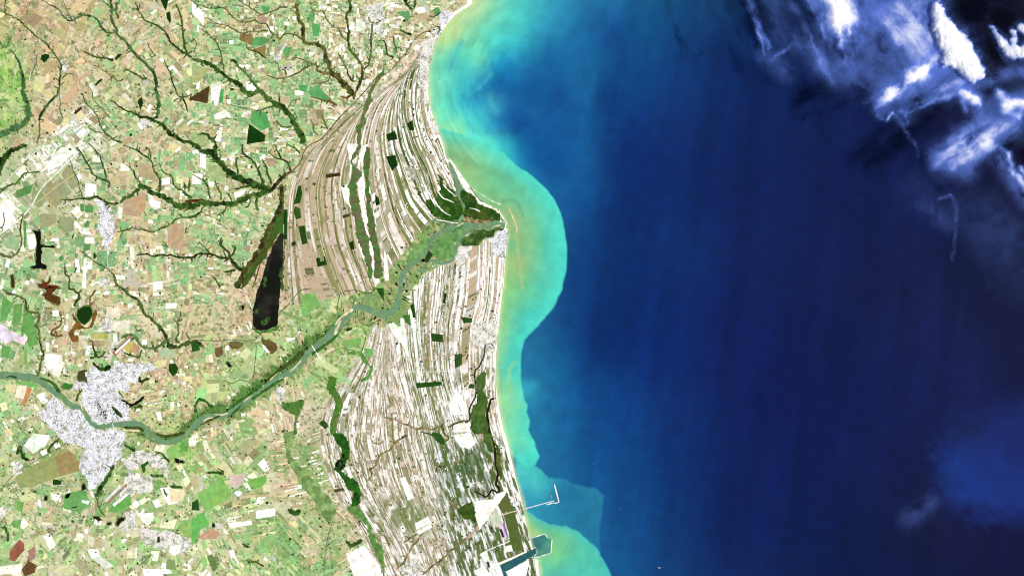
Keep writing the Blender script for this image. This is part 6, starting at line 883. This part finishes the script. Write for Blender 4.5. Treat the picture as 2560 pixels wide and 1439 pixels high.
for zi, (poly, ang, L, w, keep, warp, pal) in enumerate(ZONES):
    a = np.array(poly, float); cx, cy = a.mean(0); rad = np.hypot(*(a - [cx, cy]).T).max() + 10; th = math.radians(ang)
    out = []; turn = []; step = 110 if warp > 10 else 130
    for gx in np.arange(-rad, rad, step):        # estates, each with parcels laid its own way
        for gy in np.arange(-rad, rad, step):
            n0 = len(out)
            if random.random() < .5: split(gx, gy, gx + step, gy + step, L, w, out)
            else: split(gx, gy, gx + step, gy + step, w * 1.15, L * .9, out)
            turn += [(random.gauss(0, .010 * warp), gx + step / 2, gy + step / 2)] * (len(out) - n0)
    R = np.array(out); Q = np.stack([R[:, [0, 2, 2, 0]], R[:, [1, 1, 3, 3]]], -1)
    ctr = Q.mean(1, keepdims=True); sz = np.abs(Q[:, 2] - Q[:, 0]); gap = np.minimum(.55, sz.min(1) * .08)[:, None, None]
    Q = Q - np.sign(Q - ctr) * gap
    Q = Q + rng.normal(0, .45, Q.shape)
    tu = np.array(turn); qx, qy = Q[..., 0] - tu[:, 1:2], Q[..., 1] - tu[:, 2:3]; ca, sa = np.cos(tu[:, 0:1]), np.sin(tu[:, 0:1])
    Q = np.stack([tu[:, 1:2] + qx * ca - qy * sa, tu[:, 2:3] + qx * sa + qy * ca], -1)
    X = cx + Q[..., 0] * math.cos(th) - Q[..., 1] * math.sin(th); Y = cy + Q[..., 0] * math.sin(th) + Q[..., 1] * math.cos(th)
    dx = warp * 2 * (fbm(X / 90, Y / 90, 700 + zi, 2) - .5); dy = warp * 2 * (fbm(X / 90, Y / 90, 740 + zi, 2) - .5); X = X + dx; Y = Y + dy
    mx, my = X.mean(1), Y.mean(1)
    ok = inside(poly, mx + 10 * (fbm(mx / 20, my / 20, 760) - .5), my) & (masked(mx, my) == 0) & (rng.random(len(mx)) < keep)
    ok &= (fbm(mx / 30, my / 30, 780 + zi, 3) > .30) & ~((mx < 66) & (my > 105) & (my < 340))
    rk = np.argsort(np.argsort(fbm(mx / 22, my / 22, 790 + zi, 3) + .5 * fbm(mx / 60, my / 60, 830 + zi, 2))) / len(mx); pal = sorted(pal, key=lambda c: (c[1] - c[0], sum(c)))
    ix = np.clip((rk + rng.normal(0, .12, len(mx))) * len(pal), 0, len(pal) - 1).astype(int)
    C = np.array([s2l(c) for c in pal])[ix] * rng.uniform(.86, 1.14, (len(mx), 1)) * rng.uniform(.95, 1.05, (len(mx), 3))
    lum = C.mean(1, keepdims=True); C = C + (lum - C) * .03; C = C * rng.choice([.58, .8, .95, 1.0, 1.1, 1.28], len(mx))[:, None]; C = (C + (s2l((252, 244, 208)) - C) * .11) * np.array([1.01, 1.02, .95])
    C = C * np.where(my > 930, 1.13, 1.05)[:, None]
    for i in np.nonzero(ok)[0]: parcels.append((sz[i].prod(), X[i], Y[i], C[i]))
parcels.sort(key=lambda t: -t[0])
def parcel_mesh(ps, i0=0):
    n = len(ps); V = np.zeros((n, 8, 3)); C = np.zeros((n, 8, 3))
    for i, (_, X, Y, c) in enumerate(ps):
        xy = W(np.stack([X, Y], -1)); z = Z_F - .03 + ((i + i0) * 7919 % 1009) * .00006
        V[i, :4, :2] = xy; V[i, 4:, :2] = xy; V[i, :4, 2] = .96; V[i, 4:, 2] = z
        C[i, :4] = c; C[i, 4:] = c * rng.uniform(.95, 1.05, (4, 1))
    F = (np.array([[0, 4, 5, 1], [1, 5, 6, 2], [2, 6, 7, 3], [3, 7, 4, 0], [7, 6, 5, 4]])[None] + 8 * np.arange(n)[:, None, None]).reshape(-1, 4)
    return newmesh('field', V.reshape(-1, 3), F, FC(C).reshape(-1, 3), False, M_field)
NB = 300 - len(FIELDS)
for j, p in enumerate(parcels[:NB]): link('field', parcel_mesh([p], j), farmland)
link('small_fields', parcel_mesh(parcels[NB:], NB), farmland, kind='stuff')

# ------------------------------------------------------------------ trees, scrub and farm roofs too many to count
n = 26000; X = rng.uniform(-30, 1345, n); Y = rng.uniform(-20, 1460, n)
dens = .10 + .35 * (fbm(X / 40, Y / 40, 820, 3) > .56) + .5 * ((X > 1000) & (Y > 1050)) * scrub_s(X, Y) + .25 * ((X > 480) & (X < 900) & (Y > 1080)) + .2 * ((Y > 900) & (X < 480)) + .45 * ((X > 1030) & (Y > 690) & (Y < 1010)) * (fbm(X / 22, Y / 22, 861, 3) > .5) + .3 * ((X > 960) & (Y < 560)) * (fbm(X / 18, Y / 30, 863, 3) > .54)
k = (rng.random(n) < dens) & (X < coastx(Y) - 10) & (masked(X, Y) == 0); X, Y = X[k], Y[k]; n = len(X)
V = np.zeros((n, 13, 3)); C = np.zeros((n, 13, 3)); r = rng.gamma(3.0, .34, n) + .35; base = np.array([s2l(c) for c in [(44, 76, 26), (62, 96, 38), (84, 104, 50), (40, 60, 24)]])[rng.integers(0, 4, n)]
for j in range(6):
    rr = r * rng.uniform(.6, 1.25, n); t = j * math.pi / 3
    for q, (f, z) in enumerate([(1, 1.0), (.7, 1.0)]):
        V[:, j + 6 * q, 0] = X - 1280 + rr * f * math.cos(t); V[:, j + 6 * q, 1] = 719.5 - Y + rr * f * math.sin(t); V[:, j + 6 * q, 2] = 1.0 if q == 0 else 1.15 + .35 * r
    C[:, j] = base; C[:, j + 6] = base
V[:, 12, 0] = X - 1280; V[:, 12, 1] = 719.5 - Y; V[:, 12, 2] = 1.2 + .5 * r; C[:, 12] = base
tf = []
for j in range(6):
    tf += [[j, (j + 1) % 6, 6 + (j + 1) % 6], [j, 6 + (j + 1) % 6, 6 + j], [6 + j, 6 + (j + 1) % 6, 12]]
F = (np.array(tf)[None] + 13 * np.arange(n)[:, None, None]).reshape(-1, 3)
link('tree_clumps', newmesh('tree_clumps', V.reshape(-1, 3), F, FC(C).reshape(-1, 3), False, M_wood), kind='stuff', label='dark trees and hedges dotted over the fields and ridges', category='trees')
n = 9000; X = rng.uniform(-30, 1320, n); Y = rng.uniform(-20, 1460, n)
k = (fbm(X / 26, Y / 26, 840, 3) > .58) & (X < coastx(Y) - 8) & (masked(X, Y) == 0); X, Y = X[k], Y[k]; n = len(X)
boxes('farm_roofs', X, Y, rng.uniform(1, 3.0, n), rng.uniform(1, 2.0, n), rng.uniform(.2, .6, n), rng.uniform(0, 3, n), ROOFC[rng.integers(0, 18, n)], 1.0, M_roof, kind='stuff', label='tiny white farm roofs scattered over the countryside', category='roofs')

# ------------------------------------------------------------------ clouds: shells of vapour high over the eastern sea
CZ = 190.0
def bundle(x0, y0, x1, y1, spread, n, r, d, fan=.25):
    """A sheaf of fine filaments along a line, some short, some long."""
    dx, dy = x1 - x0, y1 - y0; L = math.hypot(dx, dy); nx, ny = -dy / L, dx / L; out = []
    for _ in range(n):
        o = random.gauss(0, .5) * spread; a = random.uniform(-.1, .6); b = min(1.15, a + random.uniform(.25, .7)); sk = random.gauss(0, fan) * spread
        w = r * math.exp(random.gauss(0, .45)); dd = d * math.exp(random.gauss(0, .4)) * math.exp(-(o / spread) ** 2)
        out.append((x0 + dx * a + nx * o, y0 + dy * a + ny * o, x0 + dx * b + nx * (o + sk), y0 + dy * b + ny * (o + sk), w, w * random.uniform(.5, 1.1), dd))
    return out
def cloud(lb, strokes, kind='cirrus', dirn=60, z=CZ, thick=10, gain=1.0, cell=2.2, pad=2.6, freq=1.0):
    """strokes: (x0, y0, x1, y1, radius0, radius1, density)"""
    x0 = min(min(s[0], s[2]) - pad * max(s[4], s[5]) for s in strokes); x1 = max(max(s[0], s[2]) + pad * max(s[4], s[5]) for s in strokes)
    y0 = min(min(s[1], s[3]) - pad * max(s[4], s[5]) for s in strokes); y1 = max(max(s[1], s[3]) + pad * max(s[4], s[5]) for s in strokes)
    X, Y = np.meshgrid(np.arange(x0, x1, cell), np.arange(y0, y1, cell)); sd = random.randrange(9999)
    wa = (9 if kind == 'cumulus' else 9) / freq
    Xw = X + wa * 2 * (fbm(X * freq / 22, Y * freq / 22, sd, 5, .6) - .5); Yw = Y + wa * 2 * (fbm(X * freq / 22, Y * freq / 22, sd + 9, 5, .6) - .5)
    D = np.zeros(X.shape)
    for (ax, ay, bx, by, r0, r1, d) in strokes:
        dx, dy = bx - ax, by - ay; t = np.clip(((Xw - ax) * dx + (Yw - ay) * dy) / (dx * dx + dy * dy + 1e-6), 0, 1)
        q = np.hypot(Xw - ax - t * dx, Yw - ay - t * dy) / (r0 + (r1 - r0) * t)
        D = np.maximum(D, d * np.exp(-q ** (2.4 if kind == 'cumulus' else 2))) if kind == 'cumulus' else D + d * np.exp(-q ** 2)
    th = math.radians(dirn); a = (X * math.cos(th) + Y * math.sin(th)); b = (-X * math.sin(th) + Y * math.cos(th))
    if kind == 'cumulus':
        nz = fbm(X * freq / 18, Y * freq / 18, sd + 21, 6, .68); e = D - 1.3 * (1 - nz) * np.exp(-D * .3); D = gain * (1.25 * np.maximum(0, e) * smooth(0, .7, e) + .30 * D * nz ** 1.5)
    else:
        ww = 1.6 * fbm(X / 60, Y / 60, sd + 35, 3); fil = fbm(a / 80 + ww, b / 13 + 1.2 * ww, sd + 31, 5, .6); blot = fbm(Xw / 45, Yw / 45, sd + 33, 5, .55)
        D = D * gain * np.clip(.92 + 1.0 * (fil - .5) + 2.2 * (blot - .5), .06, 2)
    al = 1 - np.exp(-1.6 * D); ed = np.minimum.reduce([X - x0, x1 - X, Y - y0, y1 - Y]); al = al * smooth(0, 14, ed); al = np.where(al < .006, 0, al)
    each = 1 - np.sqrt(1 - np.clip(al, 0, .995))
    tt = (np.clip((al - .25) / .72, 0, 1) ** 2.8)[..., None]
    C = s2l((118, 156, 255)) * (1 - tt) + s2l((255, 255, 255)) * tt
    C = C * .95
    h = thick * np.sqrt(np.clip(D, 0, 3)) * (.85 + .3 * fbm(X / 16, Y / 16, sd + 41, 3))
    P = W(np.stack([X, Y], -1)) * ((HC - z) / HC)
    keep = al > 0; F = gridfaces(*X.shape); F = F[keep.reshape(-1)[F].any(1)]
    if not len(F): return
    V1 = np.concatenate([P, (z + h)[..., None]], -1).reshape(-1, 3); V0 = np.concatenate([P, (z - .45 * h - .2)[..., None]], -1).reshape(-1, 3)
    CA = np.concatenate([C, each[..., None]], -1).reshape(-1, 4); uq, inv = np.unique(F, return_inverse=True); F = inv.reshape(F.shape); m = len(uq)
    link('cloud', newmesh('cloud', np.concatenate([V1[uq], V0[uq]]), np.concatenate([F, F[:, ::-1] + m]), np.concatenate([CA[uq], CA[uq]]), True, M_cloud), label=lb, category='cloud', group='clouds over the eastern sea')
cloud('dense white cumulus bank, the brightest of the clouds', [(2340, 18, 2356, 70, 18, 26, 1.7), (2356, 70, 2391, 128, 30, 44, 2.4), (2391, 128, 2430, 178, 42, 30, 2.2), (2430, 178, 2456, 192, 16, 9, 1.6), (2370, 150, 2395, 160, 26, 24, 1.6), (2400, 195, 2420, 222, 18, 10, .8), (2345, 90, 2340, 150, 20, 22, .8), (2425, 212, 2470, 200, 8, 5, .5), (2478, 190, 2450, 215, 5, 5, .4), (2330, 60, 2325, 150, 30, 34, .55), (2350, 10, 2345, 40, 20, 20, .5), (2410, 205, 2425, 235, 24, 16, .6), (2440, 120, 2455, 170, 14, 14, .5)], 'cumulus', thick=12, gain=1.25)
cloud('ragged white cumulus cut by the upper right edge', [(2477, 70, 2500, 101, 7, 12, 1.2), (2500, 101, 2531, 134, 14, 20, 1.5), (2530, 82, 2536, 120, 9, 14, 1.3), (2540, 128, 2590, 128, 20, 26, 1.8), (2490, 120, 2525, 158, 5, 8, .5), (2530, 160, 2580, 190, 8, 12, .5), (2552, 70, 2600, 110, 14, 20, 1.4)], 'cumulus', thick=9, gain=1.2)
cloud('small bright cumulus puff under the main bank', [(2402, 232, 2438, 249, 9, 11, 1.4), (2438, 249, 2448, 262, 9, 6, .7), (2405, 255, 2412, 275, 6, 6, .4), (2420, 240, 2440, 250, 18, 16, .3)], dirn=24, thick=4, freq=1.6)
cloud('fluffy cumulus at the right edge below the dark gap', [(2498, 235, 2520, 262, 10, 14, 1.1), (2520, 262, 2556, 256, 13, 10, 1.1), (2505, 280, 2545, 290, 8, 8, .6), (2495, 228, 2512, 236, 5, 5, .6), (2540, 300, 2560, 270, 10, 8, .3), (2520, 260, 2550, 262, 24, 22, .3)], dirn=20, thick=4, freq=1.5)
cloud('tall bright cirrus veil falling from the top edge', bundle(2075, -60, 2112, 130, 46, 44, 9, .17) + bundle(2095, -50, 2110, 80, 26, 16, 9, .20) + bundle(2020, -30, 2060, 110, 16, 10, 6, .16) + bundle(2150, -40, 2150, 90, 40, 16, 14, .10) + [(2070, -60, 2105, 40, 50, 40, .22), (2090, 60, 2120, 150, 44, 34, .16), (2190, -30, 2180, 70, 40, 40, .14)], dirn=76, thick=2.5)
cloud('thin blue haze between the veil and the bright bank', bundle(2200, 0, 2310, 110, 56, 22, 15, .07, .5) + [(2208, 20, 2280, 60, 54, 58, .24), (2250, 95, 2310, 120, 56, 46, .24), (2300, 10, 2325, 75, 44, 42, .34), (2140, 190, 2240, 205, 40, 50, .15), (2180, 110, 2230, 150, 46, 50, .10), (2310, 120, 2330, 160, 36, 36, .34)], dirn=48, thick=2.5)
cloud('slanting bright streak reaching down from the bank', bundle(2350, 150, 2195, 258, 26, 36, 8, .18, .25) + bundle(2345, 140, 2270, 205, 30, 18, 11, .15, .25) + bundle(2440, 190, 2270, 275, 28, 22, 6, .10, .2) + [(2332, 160, 2285, 203, 38, 28, .32), (2300, 195, 2210, 250, 28, 24, .2), (2400, 195, 2260, 265, 32, 28, .16)], dirn=-33, thick=3)
cloud('curled little turret cloud with a trailing tail', [(2214, 300, 2232, 284, 7, 8, 1.0), (2236, 278, 2264, 280, 9, 10, .8), (2264, 284, 2270, 306, 11, 9, .75), (2240, 290, 2258, 315, 10, 8, .62), (2258, 315, 2272, 340, 7, 5.5, .56), (2272, 340, 2288, 362, 5.5, 4.5, .46), (2288, 362, 2298, 392, 4, 4, .34), (2195, 292, 2215, 300, 8, 6, .7)], 'cumulus', thick=5, freq=1.8)
cloud('broad blue cirrus veil low in the cloud field', bundle(2530, 300, 2370, 415, 34, 40, 7, .11, .2) + bundle(2480, 290, 2350, 390, 24, 18, 7, .10, .2) + [(2350, 392, 2461, 303, 28, 36, .18), (2390, 412, 2531, 311, 24, 32, .2), (2440, 285, 2470, 300, 18, 18, .2), (2340, 405, 2420, 432, 22, 20, .1)], dirn=-35, thick=2.5)
cloud('sharp white wisp curving off the right edge', [(2502, 372, 2518, 386, 6, 7, .45), (2518, 386, 2534, 432, 7, 7, 1.0), (2534, 432, 2566, 472, 7, 9, 1.3), (2552, 420, 2566, 440, 5, 8, .9), (2500, 400, 2560, 500, 18, 16, .24)], dirn=62, thick=5, freq=1.6)
cloud('thin hook shaped wisp standing alone', [(2346, 497, 2376, 488, 5, 5, .62), (2376, 488, 2388, 506, 5, 5.5, .62), (2388, 506, 2391, 545, 5, 5, .75), (2391, 545, 2386, 600, 5, 4.5, .5), (2386, 600, 2382, 650, 4.5, 4.5, .34), (2320, 520, 2370, 560, 24, 22, .3)], 'cumulus', thick=4, freq=1.8)
cloud('faint slim cirrus at the western side of the veil', bundle(1862, -20, 1916, 115, 9, 12, 4, .12, .4) + bundle(1985, 20, 2075, 185, 16, 12, 7, .06, .4) + bundle(1990, 108, 1925, 150, 5, 5, 4, .08) + [(1866, -20, 1912, 105, 9, 9, .14), (1916, 140, 1965, 182, 20, 20, .12), (2000, 100, 2080, 190, 26, 28, .1), (1930, 0, 1960, 90, 30, 30, .07)], dirn=66, thick=2)
cloud('grey band of thin cloud across the dark gap', [(2422, 222, 2480, 200, 14, 14, .18), (2480, 200, 2570, 172, 14, 18, .2), (2450, 270, 2560, 230, 18, 22, .12)], dirn=-20, thick=4)
cloud('very faint purple grey veil over the southern cloud edge', [(2320, 480, 2540, 600, 60, 70, .022), (2480, 540, 2560, 700, 60, 60, .02)], dirn=-35, thick=4, cell=5)
cloud('isolated smudge of haze low in the dark sea', [(2275, 1292, 2330, 1250, 26, 22, .05), (2290, 1285, 2320, 1262, 12, 10, .04)], dirn=-40, thick=3, cell=4)
bank = [(2660 + 60 * math.sin(i * 1.7) + 5.5 * i + random.uniform(-26, 26), -60 + 24 * i, 2690 + 40 * math.sin(i * 1.7) + 5.5 * i + random.uniform(-40, 40), -40 + 24 * i + random.uniform(-14, 14), random.uniform(16, 34), random.uniform(14, 36), random.uniform(.9, 1.9)) for i in range(20)]
cloud('cloud bank standing beyond the right edge, shading the dark gap', bank + [(2740, -40, 2790, 380, 46, 52, .7)], 'cumulus', thick=14, gain=1.2, cell=4)
print('TRIS', sum(len(o.data.loop_triangles) if o.data.loop_triangles else sum(len(p.vertices) - 2 for p in o.data.polygons) for o in bpy.data.objects if o.type == 'MESH'), 'OBJ', len(bpy.data.objects), 'PARCELS', len(parcels), 'FIELDS', len(FIELDS))
